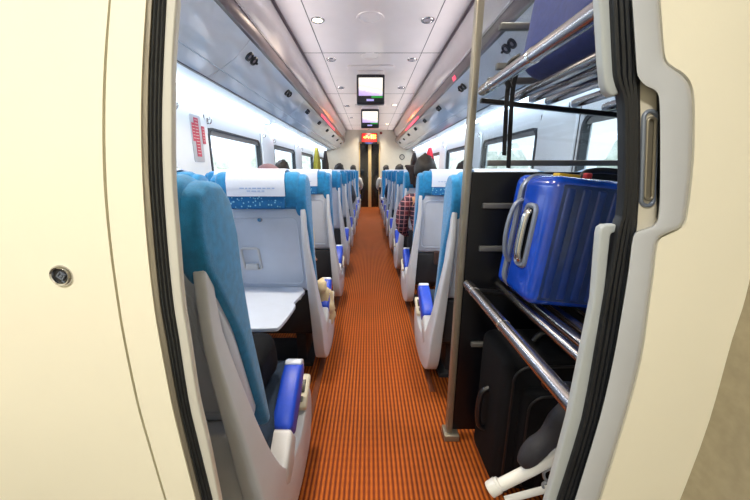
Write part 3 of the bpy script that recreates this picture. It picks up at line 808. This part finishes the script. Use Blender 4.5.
# vestibule shell around the camera
g = G(); g.bb((-1.45, -1.6, 0), (-1.40, .49, 2.3)); struct(g, 'wall_vestibule_left', 'cream')
g = G(); g.bb((-1.45, -1.65, 0), (1.5, -1.6, 2.3)); struct(g, 'wall_vestibule_back', 'cream')
g = G(); g.bb((-1.45, -1.65, 2.25), (1.5, .5, 2.3)); struct(g, 'ceiling_vestibule', 'cream')
# round lock in the left wall
c = P(62, 275.5, Yw)
t = thing('door_lock', 'round black lock with chrome ring in the cream wall', 'lock', c)
q = Matrix.Rotation(PI / 2, 4, 'X')
g = G(); g.lathe([(.0105, .001), (.0115, .004), (.0135, .005), (.0155, .003), (.0162, -.003)], q, 32); g.build('ring', 'chrome', t)
g = G(); g.lathe([(0, .0005), (.0112, .001), (.0112, -.002)], q, 32); g.build('face', 'blackp', t)
g = G()
rq = Matrix.Rotation(math.radians(40), 3, 'Y')
for a in range(4):
    r4 = rq @ Matrix.Rotation(a * PI / 2, 3, 'Y')
    g.box(r4 @ Vector((0, -.0015, .0042)), (.0096, .0022, .0016), r4)
g.box(rq @ Vector((0, -.0015, 0)), (.003, .002, .003), rq)
g.box(rq @ Vector((.0065, -.0015, -.006)), (.004, .0016, .0012), rq)
g.build('square_key_socket', 'case_grey', t)

# ---------------------------------------------------------------- luggage bay: glass partition, shelves
GY = 1.20
t = thing('glass_partition', 'clear over dark partition with metal edge post beside the aisle', 'partition', (.36, GY, 0))
o = Vector(t.location)
g = G(); g.bb(Vector((.365, GY, 1.16)) - o, Vector((XR - .01, GY + .01, 2.1)) - o); g.build('glass_pane', 'glass_t', t)
g = G(); g.bb(Vector((.375, GY - .002, .04)) - o, Vector((XR - .01, GY + .014, 1.163)) - o); g.build('dark_panel', 'darkpanel', t, bevel=.003)
g = G(); g.bb(Vector((.347, GY - .014, 0)) - o, Vector((.371, GY + .022, 2.1)) - o); g.build('edge_post', 'post', t, bevel=.004)
g = G(); g.bb(Vector((.335, GY - .03, 0)) - o, Vector((.40, GY + .04, .03)) - o); g.build('post_foot', 'post', t, bevel=.004)
def zat(py): return P(480, py, GY - .02).z
for py, xa, xb in ((26, .425, .60), (66, .425, .60), (80.5, .40, .58), (163, .425, .95), (206, .42, .62), (249, .42, .60), (345, .42, .60)):
    z = zat(py)
    g = G(); g.bb(Vector((xa, GY - .022, z - .010)) - o, Vector((xb, GY - .003, z + .010)) - o)
    g.build('guard_rail', 'rail', t, bevel=.003)
TILT = .1
def shelf(z0, lab, n, r0):
    t = thing('luggage_shelf', lab, 'luggage shelf', (.37, .85, z0), 'tubular luggage shelves')
    xs = [0, .127, .178, .235, .325, .43, .54, .65][:n]
    for i, xx in enumerate(xs):
        r = r0 if i == 0 else .0145
        y1 = GY - .06 if i == 0 else GY - .03
        g = G(); g.tube([(xx, -.375 if i == 0 else -.30, -TILT * xx), (xx, y1 - .85 - .01, -TILT * xx), (xx, y1 - .85, -TILT * xx)], [r, r, r * .85], 20)
        tb = g.build('tube', 'steel', t, sharp=50)
        if i == 0:
            for yy in (-.05, .2):
                g = G(); g.tube([(xx, yy, 0), (xx, yy + .012, 0)], r * 1.06, 20); g.build('clamp_ring', 'chrome', tb)
    for yy in (-.27, .29):
        g = G(); g.ladder([(0.0, yy, -.016 - .004), (xs[-1] + .3, yy, -.016 - TILT * (xs[-1] + .3))], [(0.0, yy, -.034), (xs[-1] + .3, yy, -.034 - TILT * (xs[-1] + .3))], (0, .02, 0)); g.build('cross_bar', 'darkpanel', t, bevel=.003)
    return t
shelf(1.42, 'upper tubular steel shelf with a navy bag, above the blue suitcase', 8, .017)
shelf(.755, 'lower tubular steel shelf under the blue suitcase', 8, .017)

# ---------------------------------------------------------------- luggage
def rounded_block(g, x0, x1, y0, y1, z0, z1, r, seg=5):
    g.bb((x0, y0, z0), (x1, y1, z1)); g.bevel(r, seg); return g
# blue hard-shell case lying on its side: its handle end faces the aisle
xs0, zb = .468, .755 - TILT * .11 + .030
case = thing('hardshell_suitcase', 'blue ribbed hard-shell suitcase lying on the lower shelf', 'suitcase', (xs0, 1.012, zb))
case.rotation_euler = (0, math.atan(TILT), 0)
Lc, Tc, Hc = .56, .245, .385
g = G(); rounded_block(g, 0, Lc, -Tc / 2, .055, 0, Hc, .034); g.build('near_shell', 'case_blue', case, sharp=60)
g = G(); rounded_block(g, 0, Lc, .060, Tc / 2, 0, Hc, .03); g.build('far_shell', 'case_blue', case, sharp=60)
g = G()
for i in range(11):
    xx = .052 + i * .043
    g.bb((xx - .0125, -Tc / 2 - .006, .03), (xx + .0125, -Tc / 2 + .01, Hc - .03))
g.bevel(.005, 2); g.build('ribs', 'case_rib', case, sharp=60)  # ribs carry part of the same painted shade
g = G(); rounded_block(g, .028, Lc - .03, -Tc / 2 - .0015, -Tc / 2 + .02, .02, Hc - .02, .008, 2); g.build('ribbed_face', 'case_shade', case)  # shade of this face, turned from the windows, is put into its darker blue
g = G()
lp = [(-.004 + (0), 0, 0)]
lp = [Vector((Lc / 2 + p[0], .058, Hc / 2 + p[1])) for p in rrect(Lc - .004, Hc - .004, .05, 6)]
g.tube(lp, .009, 8, closed=True); g.build('zip_piping', 'case_grey', case)
# telescopic handle tray on the near half of the aisle end
yh = -.04
g = G(); ring = [Vector((-.002, yh + p[0], .20 + p[1])) for p in rrect(.058, .185, .016, 5)]
g.tube(ring, .0085, 8, closed=True); tray_ = g.build('handle_recess', 'case_grey', case)
g = G(); g.prism([(yh + p[0], .20 + p[1]) for p in rrect(.05, .18, .014, 4)], 'X', -.0015, .004); g.build('recess_back', 'darkpanel', tray_)
g = G(); g.tube(smooth_pts([(-.004, yh, .125), (-.014, yh, .14), (-.017, yh, .20), (-.014, yh, .26), (-.004, yh, .275)], 4), .013, 10); g.build('pull_handle', 'chrome', tray_)
g = G(); g.tube(smooth_pts([(.0, .035, .10), (-.022, .032, .125), (-.034, .03, .20), (-.024, .032, .28), (.0, .035, .305)], 5), .0075, 10); g.build('carry_handle', 'case_grey', case)
g = G(); g.tube(smooth_pts([(.135, -.02, Hc), (.15, -.02, Hc + .022), (.21, -.02, Hc + .032), (.28, -.02, Hc + .026), (.30, -.02, Hc)], 5), .009, 10); g.build('top_handle', 'blackp', case)
g = G(); g.bb((.05, -.05, Hc - .002), (.115, -.015, Hc + .010)); g.build('yellow_tag', 'yellowtag', case, bevel=.004)
g = G(); g.bb((.128, -.055, Hc - .004), (.146, -.035, Hc + .018)); g.build('red_tag', 'redtag', case, bevel=.004)
# black soft suitcase standing on the floor
case = thing('soft_suitcase', 'black soft suitcase standing on the carpet under the lower shelf', 'suitcase', (.445, 1.035, 0))
case.rotation_euler.z = math.radians(1.5)
g = G(); rounded_block(g, 0, .46, -.115, .115, .03, .575, .04); g.build('body', 'black_case', case, sharp=60)
g = G(); rounded_block(g, .06, .42, -.145, -.09, .06, .47, .03); pk = g.build('front_pocket', 'black_case', case, sharp=60)
g = G(); rounded_block(g, .13, .38, -.162, -.12, .08, .36, .02); g.build('small_pocket', 'black_case', pk, sharp=60)
g = G(); g.tube([Vector((.23 + p[0], -.117, .30 + p[1])) for p in rrect(.40, .49, .05, 5)], .005, 6, closed=True); g.build('piping', 'black_trim', case)
g = G(); g.tube([Vector((.24 + p[0], -.147, .265 + p[1])) for p in rrect(.33, .38, .05, 5)], .004, 6, closed=True); g.build('zip_line', 'black_trim', pk)
g = G(); g.tube(smooth_pts([(.004, 0, .20), (-.022, 0, .22), (-.03, 0, .29), (-.022, 0, .36), (.004, 0, .38)], 4), .011, 10); g.build('side_handle', 'blackp', case)
g = G(); g.tube(smooth_pts([(.15, 0, .572), (.17, 0, .60), (.23, 0, .61), (.29, 0, .60), (.31, 0, .572)], 4), .011, 10); g.build('top_handle', 'blackp', case)
for xx in (.05, .41):
    for yy in (-.085, .085):
        g = G(); g.lathe([(0, -.012), (.022, -.012), (.024, -.008), (.024, .008), (.022, .012), (0, .012)], Matrix.Translation((xx, yy, .024)) @ Matrix.Rotation(PI / 2, 4, 'Y'), 16); g.build('wheel', 'blackp', case)
# navy holdall on the upper shelf with hanging straps
bag = thing('holdall', 'navy holdall on the upper shelf with black straps hanging down', 'bag', (.45, .80, 1.415))
bag.rotation_euler = (0, math.atan(TILT), 0)
g = G(); g.bb((.0, -.15, .022), (.50, .32, .30)); g.sub(3); g.bevel(.07, 5); g.soft(.012, 6); g.build('body', 'bag_navy', bag, sharp=60)
for q, (x0, y0, z0, zl) in enumerate(((-.001, .33, .02, -.195), (.018, .335, .03, -.235))):
    g = G(); pts = smooth_pts([(x0 + .02, y0 - .02, .10), (x0 + .002, y0, .06), (x0, y0 + .0, .0), (x0 + zl * -.07, y0, zl * .5), (x0 + zl * -.15, y0, zl)], 5)
    g.ladder([p + Vector((-.007, 0, 0)) for p in pts], [p + Vector((.007, 0, 0)) for p in pts], (0, .003, 0)); g.build('strap', 'strap', bag)
g = G(); g.tube(smooth_pts([(.0, .28, .09), (-.02, .30, .075), (-.02, .315, .04), (.0, .32, .01)], 4), .009, 8); g.build('strap_buckle', 'strap', bag)
g = G(); g.bb((.004, -.165, .06), (.012, -.07, .10)); lb = g.build('luggage_label', 'whitecl', bag)
g = G(); g.bb((.002, -.16, .065), (.005, -.13, .095)); g.bb((.002, -.105, .065), (.005, -.075, .095)); g.build('red_print', 'redtag', lb)
# black duffel behind the holdall
bag2 = thing('duffel_bag', 'black duffel bag lying behind the navy holdall on the upper shelf', 'bag', (.98, .87, 1.39))
bag2.rotation_euler = (0, math.atan(TILT), 0)
g = G(); g.bb((.0, -.26, .0), (.36, .29, .24)); g.sub(3); g.bevel(.06, 4); g.soft(.012, 6); g.build('body', 'black_case', bag2, sharp=60)
g = G(); g.tube(smooth_pts([(.1, -.1, .225), (.13, -.08, .29), (.13, .08, .29), (.1, .1, .225)], 4), .009, 8); g.build('carry_handle', 'strap', bag2)
# folded pushchair poking out by the door frame
YP = .70
st = thing('folded_pushchair', 'folded pushchair of white tubes with charcoal pad, lower right by the doorway', 'pushchair', (.5, .78, 0))
o = Vector(st.location)
q = lambda px, py, Y=YP: P(px, py, Y) - o
g = G(); g.tube([q(494, 488), q(530, 470), q(570, 448)], [.0155, .016, .016], 16); tb = g.build('tube', 'stwhite', st)
g = G(); g.tube([q(498, 484.5), q(489.5, 490)], [.0205, .0205], 20); g.tube([q(500, 483), q(497, 485)], [.018, .018], 16); cp = g.build('end_cap', 'stwhite', tb, bevel=.003)
g = G(); g.ell(q(489.4, 490.5), (.004, .009, .007), Matrix.Rotation(.5, 3, 'Z')); g.build('bolt', 'blackp', cp)
g = G(); g.tube([q(505, 500), q(535, 492), q(575, 482)], .009, 12); g.build('tube', 'stwhite', st)
g = G(); g.tube(smooth_pts([q(552, 468), q(544, 472), q(546, 480), q(556, 482)], 4), .004, 8); g.tube(smooth_pts([q(552, 480), q(543, 484), q(546, 490), q(556, 490)], 4), .004, 8); g.build('cable_loop', 'stgrey', st)
g = G()
pts = smooth_pts([q(522, 464), q(535, 449), q(552, 434), q(566, 416), q(576, 398)], 5)
g.tube(pts, [.014 + .015 * min(1, i / 6) + .004 * math.sin(i * .6) for i in range(len(pts))], 16); g.build('pad', 'stpad', st, sharp=60)
g = G(); g.tube([q(575, 482), Vector((.10, -.03, .08))], .011, 12); g.tube([q(570, 448), Vector((.12, .0, .1))], .014, 12); g.build('frame', 'stgrey', st)
for xx in (.075, .19):
    g = G(); g.lathe([(0, -.012), (.05, -.012), (.07, -.016), (.075, 0), (.07, .016), (.05, .012), (0, .012)], Matrix.Translation((xx, -.035, .075)) @ Matrix.Rotation(PI / 2, 4, 'Y'), 24); g.build('wheel', 'blackp', st)
g = G(); g.tube([(.06, -.035, .075), (.205, -.035, .075)], .008, 10); g.build('axle', 'stgrey', st)

# ---------------------------------------------------------------- people
def skin_mesh(name, verts, edges, radii, root=0, sub=2):
    me = bpy.data.meshes.new(name + '_cage'); me.from_pydata([tuple(v) for v in verts], edges, []); me.update()
    ob = bpy.data.objects.new(name + '_cage', me); COL.objects.link(ob)
    ob.modifiers.new('skin', 'SKIN'); sv = me.skin_vertices[0].data
    for i, r in enumerate(radii):
        sv[i].radius = (r, r) if not isinstance(r, tuple) else r; sv[i].use_root = (i == root)
    md = ob.modifiers.new('sub', 'SUBSURF'); md.levels = sub; md.render_levels = sub
    dg = bpy.context.evaluated_depsgraph_get(); dg.update()
    out = bpy.data.meshes.new_from_object(ob.evaluated_get(dg)); out.name = name
    bpy.data.objects.remove(ob)
    return out
def person(loc, lab, hairm='hair', shirt='navycl', face=0, lean=0, scarf=False, long=False, turn=0, arm=.235, slouch=0):
    t = thing('person', lab, 'person', loc, 'seated passengers'); t.rotation_euler.z = face
    V = []; E = []; R = []
    def chain(start, pts):
        prev = start
        for p, r in pts:
            V.append(Vector((p[0] + lean * max(0, p[2] - .5) if p[2] > .5 else p[0], p[1], p[2]))); R.append(r); i = len(V) - 1
            if prev is not None: E.append((prev, i))
            prev = i
        return prev
    pel = chain(None, [((0, .17, .578), (.145, .095))])
    ch = chain(pel, [((0, .14, .70), (.135, .10)), ((0, .12, .84), (.155, .105))])
    nb = chain(ch, [((0, .12, .955), (.11, .08)), ((0, .13, 1.02 - slouch * .6), .055), ((0, .145, 1.09 - slouch), .055)])
    hands = []
    for s in (-1, 1):
        wr = chain(ch, [((s * .15, .12, .915), .062), ((s * .19, .12, .89), .056), ((s * arm, .19, .70), .043), ((s * .17, .36, .60), .03)])
        hands.append((s, wr))
        chain(pel, [((s * .082, .22, .572), .074), ((s * .092, .53, .562), .062), ((s * .11, .58, .30), .050), ((s * .11, .58, .09), .036), ((s * .115, .68, .05), .034)])
    nbody = (len(V), len(E), list(R))
    for s, wr in hands:
        pm = chain(wr, [((s * .155, .42, .59), .028), ((s * .152, .455, .587), .026)])
        for f in range(4):
            fx = s * (.152 + (f - 1.5) * .018); ln = (.062, .072, .067, .052)[f]
            chain(pm, [((fx, .475, .585), .0095), ((fx, .475 + ln * .6, .578), .0088), ((fx, .475 + ln, .565), .0075)])
        chain(pm - 1, [((s * .125, .425, .585), .010), ((s * .112, .455, .58), .009)])
    me = skin_mesh('person_body', V, E, R, 0, 1)
    bm = bmesh.new(); bm.from_mesh(me); bpy.data.meshes.remove(me)
    hx = lean * .62
    g = G(); g.bm.free(); g.bm = bm
    rt = Matrix.Rotation(turn, 4, 'Z'); HC = Vector((hx, .155, 1.135 - slouch))
    def H(p): return HC + (rt @ Vector(p))
    r3 = rt.to_3x3()
    g.ell(H((0, 0, .015)), (.072, .092, .108), r3, 20, 14); g.ell(H((0, .03, -.055)), (.055, .06, .05), r3)
    g.ell(H((0, .092, -.01)), (.012, .018, .022), r3, 10, 8)
    for s in (-1, 1): g.ell(H((s * .074, -.005, -.005)), (.01, .02, .032), r3, 10, 8)
    g.ell(H((0, .083, -.048)), (.024, .01, .007), r3, 10, 6)
    body = g.build('body', 'skin', t, sharp=70)
    g = G()
    for s in (-1, 1): g.ell(H((s * .03, .082, .018)), (.012, .009, .008), r3, 10, 8)
    g.build('eyes', 'eye', body)
    # hair or scarf
    g = G(); g.ell(H((0, -.012, .035)), (.086, .103, .105), r3, 24, 18)
    kill = [v for v in g.bm.verts if (r3.inverted() @ (v.co - HC)).y > .045 and (r3.inverted() @ (v.co - HC)).z < .075 or (r3.inverted() @ (v.co - HC)).z < (-.045 if not long else -.07)]
    bmesh.ops.delete(g.bm, geom=kill, context='VERTS')
    if long: g.ell(H((0, -.06, -.07)), (.082, .055, .13), r3, 18, 12)
    g.soft(.022 if not scarf else .006, 13)
    if not scarf: g.soft(.012, 45)
    bmesh.ops.solidify(g.bm, geom=g.bm.faces[:], thickness=.006)
    g.build('headscarf' if scarf else 'hair', 'mauve' if scarf else hairm, t, sharp=80)
    # shirt: torso and arms a little fuller than the body; trousers likewise
    def cloth(name, m, keep, add, endcut=None):
        ids = [i for i in range(nbody[0]) if keep(i)]
        mp = {i: j for j, i in enumerate(ids)}
        vv = [V[i] for i in ids]; ee = [(mp[a], mp[b]) for a, b in E[:nbody[1]] if a in mp and b in mp]
        rr2 = [tuple(x + add for x in (R[i] if isinstance(R[i], tuple) else (R[i], R[i]))) for i in ids]
        me = skin_mesh('cloth', vv, ee, rr2, 0, 1)
        bm = bmesh.new(); bm.from_mesh(me); bpy.data.meshes.remove(me)
        g = G(); g.bm.free(); g.bm = bm; g.soft(.006, 14)
        return g.build(name, m, t, sharp=80)
    # indices: 0 pelvis,1 spine,2 chest,3 neckbase,4,5 neck; arms 6-9, leg 10-14; arms 15-18, leg 19-23
    cloth('shirt', shirt, lambda i: i in (0, 1, 2, 3, 6, 7, 8, 9, 15, 16, 17, 18), .012)
    cloth('trousers', 'trouser', lambda i: i in (0, 10, 11, 12, 13, 19, 20, 21, 22), .006)
    g = G()
    for s in (-1, 1):
        g.ell((s * .115, .64, .045), (.045, .115, .042), None, 14, 10)
    g.build('shoes', 'shoe', t)
    return t
def sx(s, k): return (XAL - .215 - .485 * k) if s < 0 else (XAR + .215 + .485 * k)
DY = .21
person((sx(-1, 0) - .055, L0 + PITCH + DY, -.02), 'passenger in a mauve headscarf and beige top behind the folded-down tray', shirt='beige', scarf=True, arm=.175, slouch=.05)
person((sx(-1, 1) + .02, L0 + 3 * PITCH + DY, 0.0), 'dark-haired passenger by the left windows, a few rows past the headscarf', shirt='navycl')
person((sx(-1, 0), L0 + 5 * PITCH + DY, .0), 'dark-haired passenger beside the aisle, left side midway to the end door', shirt='greycl')
person((sx(-1, 0) + .06, 8.80 + DY, .03), 'dark-haired passenger in white, last left seat near the end door', shirt='whitecl')
person((sx(1, 0) - .09, 8.80 + DY, .03), 'dark-haired passenger in white, last right seat near the end door', shirt='whitecl')
person((sx(1, 0) + .02, R0 + 5 * PITCH + DY, .0), 'dark-haired passenger on the right, two rows before the end seats', shirt='navycl')
person((sx(1, 0) - .03, R0 + PITCH + DY, .01), 'passenger in a red plaid shirt leaning into the aisle on the right', shirt='plaid', lean=-.12, turn=-.5)
person((sx(1, 1) - .02, R0 + 2 * PITCH + DY, -.01), 'dark-haired passenger by the right windows beside the plaid shirt', shirt='greycl')

# things hung and left about
def hung_coat(px, py0, py1, x, Y, m, lab, w):
    z1 = P(px, py0, Y).z; z0 = 1.19 if x > 0 else 1.0
    t = thing('hanging_coat', lab, 'coat', (x, Y, z1))
    h = z1 - z0
    g = G(); n = 9
    A = []; Bq = []
    rings = []
    for i in range(n):
        u = i / (n - 1); wd = w * (.35 + .65 * min(1, u * 2.2)); dp = .03 + .05 * min(1, u * 2)
        ring = []
        for k in range(20):
            a = 2 * PI * k / 20; f = 1 + .18 * math.sin(5 * a + u * 2)
            ring.append(g.bm.verts.new((dp * f * math.cos(a), wd * f * math.sin(a), -h * u)))
        rings.append(ring)
    for q, r in zip(rings, rings[1:]):
        for k in range(20): g.bm.faces.new([q[k], q[(k + 1) % 20], r[(k + 1) % 20], r[k]])
    g.bm.faces.new(rings[0]); g.bm.faces.new(rings[-1][::-1]); g.build('coat_body', m, t, sharp=70)
    g = G(); g.tube([Vector((0, 0.012 * math.cos(a), .012 + .012 * math.sin(a))) for a in [2 * PI * i / 12 for i in range(12)]], .003, 6, closed=True); g.build('hanging_loop', m, t)
hung_coat(325, 148, 175, XL + .09, 7.9, 'yellowjk', 'olive yellow coat hanging by the left windows far down the car', .10)
hung_coat(331, 151, 175, XL + .09, 9.45, 'brownjk', 'dark coat hanging past the yellow one by the left windows', .10)
hung_coat(422, 148, 175, XR - .13, 6.9, 'redjk', 'red coat hanging by the right windows', .14)
hung_coat(411, 153, 175, XR - .22, 8.6, 'brownjk', 'dark coat hanging past the red one by the right windows', .2)
# dark jacket over the corner of the third right seat
t = thing('draped_jacket', 'dark brown jacket over the seat corner between the plaid shirt and the second right seat', 'jacket', (XAR + .02, R0 + 2 * PITCH, 1.2))
g = G(); cj = smooth_pts([Vector((.085, -.055, -.20)), Vector((.08, -.058, -.13)), Vector((.07, -.058, -.06)), Vector((.06, -.055, -.01)), Vector((.06, -.02, .0)), Vector((.06, .05, .0))], 4)
wj = [.025 + .05 * min(1, i / 11) for i in range(len(cj))]
g.ladder([p + Vector((-w_, 0, 0)) for p, w_ in zip(cj, wj)], [p + Vector((w_, 0, 0)) for p, w_ in zip(cj, wj)], (0, -.02, .014)); g.sub(1); g.soft(.012, 16); g.build('jacket_body', 'brownjk', t, bevel=.004, sharp=80)
g = G(); g.tube(smooth_pts([(.02, -.065, -.01), (.035, -.075, -.08), (.05, -.07, -.16)], 4), [.018] * 9, 10); g.build('sleeve', 'brownjk', t)
# dark rucksack on the first left seat, rust red bags on the floor further in
t = thing('rucksack', 'dark rucksack on the nearest left seat cushion', 'bag', (XAL - .185, L0 + .375, .438))
g = G(); g.bb((-.12, -.07, 0.005), (.13, .14, .17)); g.sub(3); g.bevel(.06, 4); g.soft(.012, 9); g.build('body', 'black_case', t, sharp=60)
g = G(); g.tube(smooth_pts([(-.05, 0, .19), (-.03, 0, .225), (.03, 0, .225), (.05, 0, .19)], 4), .008, 8); g.build('grab_loop', 'strap', t)
g = G(); g.tube(smooth_pts([(.10, -.10, .14), (.12, -.12, .10), (.11, -.11, .04)], 4), .01, 8); g.build('shoulder_strap', 'strap', t)
for i, (dx, dy, lab) in enumerate(((-.06, .72, 'rust red pouch on the floor under the folded-down tray, nearer the aisle'), (-.19, .74, 'rust red pouch under the folded-down tray, nearer the window'))):
    t = thing('pouch', lab, 'bag', (XAL + dx, L0 + dy, 0), 'rust red pouches under the tray')
    g = G(); g.bb((-.04, -.04, 0), (.04, .04, .17)); g.sub(2); g.bevel(.02, 3); g.soft(.006, 12); g.build('body', 'redbag', t, sharp=60)
    g = G(); g.tube(smooth_pts([(-.02, 0, .165), (0, 0, .19), (.02, 0, .165)], 4), .005, 8); g.build('loop', 'strap', t)
# beige coat over the armrest of the second left seat
t = thing('beige_coat', 'beige coat bunched over the aisle armrest of the second left seat', 'coat', (XAL + .01, L0 + PITCH + .30, .30))
g = G(); g.ell((.012, .08, .06), (.045, .06, .10)); g.ell((.03, .12, -.02), (.03, .05, .085)); g.ell((-.01, .03, .20), (.04, .06, .045)); g.ell((.0, .05, .13), (.045, .05, .07)); g.soft(.02, 16); g.soft(.008, 45); g.build('coat_body', 'beige', t, sharp=80)
# brown pouch in the back of the second right seat
t = thing('seat_pouch', 'dark brown pouch held low on the back of the second right seat', 'bag', (XAR + .20, R0 + PITCH + .075, .475))
g = G(); g.bb((-.055, -.05, 0), (.055, .005, .10)); g.bevel(.012, 3); g.build('body', 'brownbag', t)
g = G(); g.bb((-.056, -.054, .065), (.056, -.048, .101)); g.build('flap', 'brownbag', t, bevel=.003)

# ---------------------------------------------------------------- outside
g = G(); g.bb((-90, -40, -1.6), (90, 120, -1.5)); struct(g, 'ground', 'grass')
rnd = random.Random(11)
for s, nm in ((-1, 'left'), (1, 'right')):
    g = G()
    for i in range(26):
        y = -4 + i * 3.4; x = s * (16 + rnd.uniform(-3, 3)); h = rnd.uniform(1.6, 3.6)
        mt = Matrix.Translation((x, y, -1.5 + h * .62)) @ Matrix.Diagonal((rnd.uniform(1.6, 2.6), rnd.uniform(1.6, 2.8), h, 1))
        bmesh.ops.create_icosphere(g.bm, subdivisions=3, radius=1, matrix=mt)
    g.soft(.7, .9); g.soft(.3, 2.7)
    o = g.build('treeline', 'leaf', None, sharp=20, kind='stuff'); tag(o, 'pale green treeline beyond the %s windows' % nm, 'trees')

# ---------------------------------------------------------------- lights
def area(name, loc, size, power, col, rot=(0, 0, 0), sy=None):
    ld = bpy.data.lights.new(name, 'AREA'); ld.energy = power; ld.color = col; ld.shape = 'RECTANGLE' if sy else 'DISK'; ld.size = size
    if sy: ld.size_y = sy
    o = bpy.data.objects.new(name, ld); COL.objects.link(o); o.location = loc; o.rotation_euler = rot; return o
# vestibule ceiling lamp (behind the camera)
area('vestibule_lamp', (-.35, -.65, 2.2), .35, 27, (1, .96, .87))
# light strips under the racks
for s in (-1, 1):
    area('strip_light', (XC + s * (HW - .07), 5.5, 1.735), .03, 15, (.80, .91, 1), (0, math.radians(s * 35), 0), 9.6)
for s in (-1, 1):  # added unseen uplights at the rack lips to brighten the ceiling
    area('ceiling_fill', (XC + s * .79, 5.5, 2.118), .02, 13, (1, .93, .90), (0, math.radians(180 - s * 62), 0), 9.6).data.spread = math.radians(95)
wd = bpy.data.worlds.new('World'); SC.world = wd; wd.use_nodes = True
bg = wd.node_tree.nodes['Background']; bg.inputs[0].default_value = lin('#e9f1fb'); bg.inputs[1].default_value = 2.0

# ---------------------------------------------------------------- camera
cd = bpy.data.cameras.new('Camera'); cam = bpy.data.objects.new('Camera', cd); COL.objects.link(cam)
cam.location = (0, 0, CAMZ); cam.rotation_euler = (PI / 2 - TH, 0, 0)
cd.sensor_fit = 'HORIZONTAL'; cd.sensor_width = 36; cd.lens = FPX * 36 / 750
cd.shift_x = (375 - CX) / 750; cd.clip_start = .02
SC.camera = cam
SC.view_settings.view_transform = 'Standard'; SC.view_settings.look = 'None'; SC.view_settings.exposure = .27; SC.view_settings.gamma = 1
SC.view_settings.use_curve_mapping = False
try:
    SC.cycles.use_denoising = True; SC.cycles.max_bounces = 10; SC.cycles.transparent_max_bounces = 16; SC.cycles.diffuse_bounces = 5
    SC.cycles.sample_clamp_indirect = 6
except Exception: pass
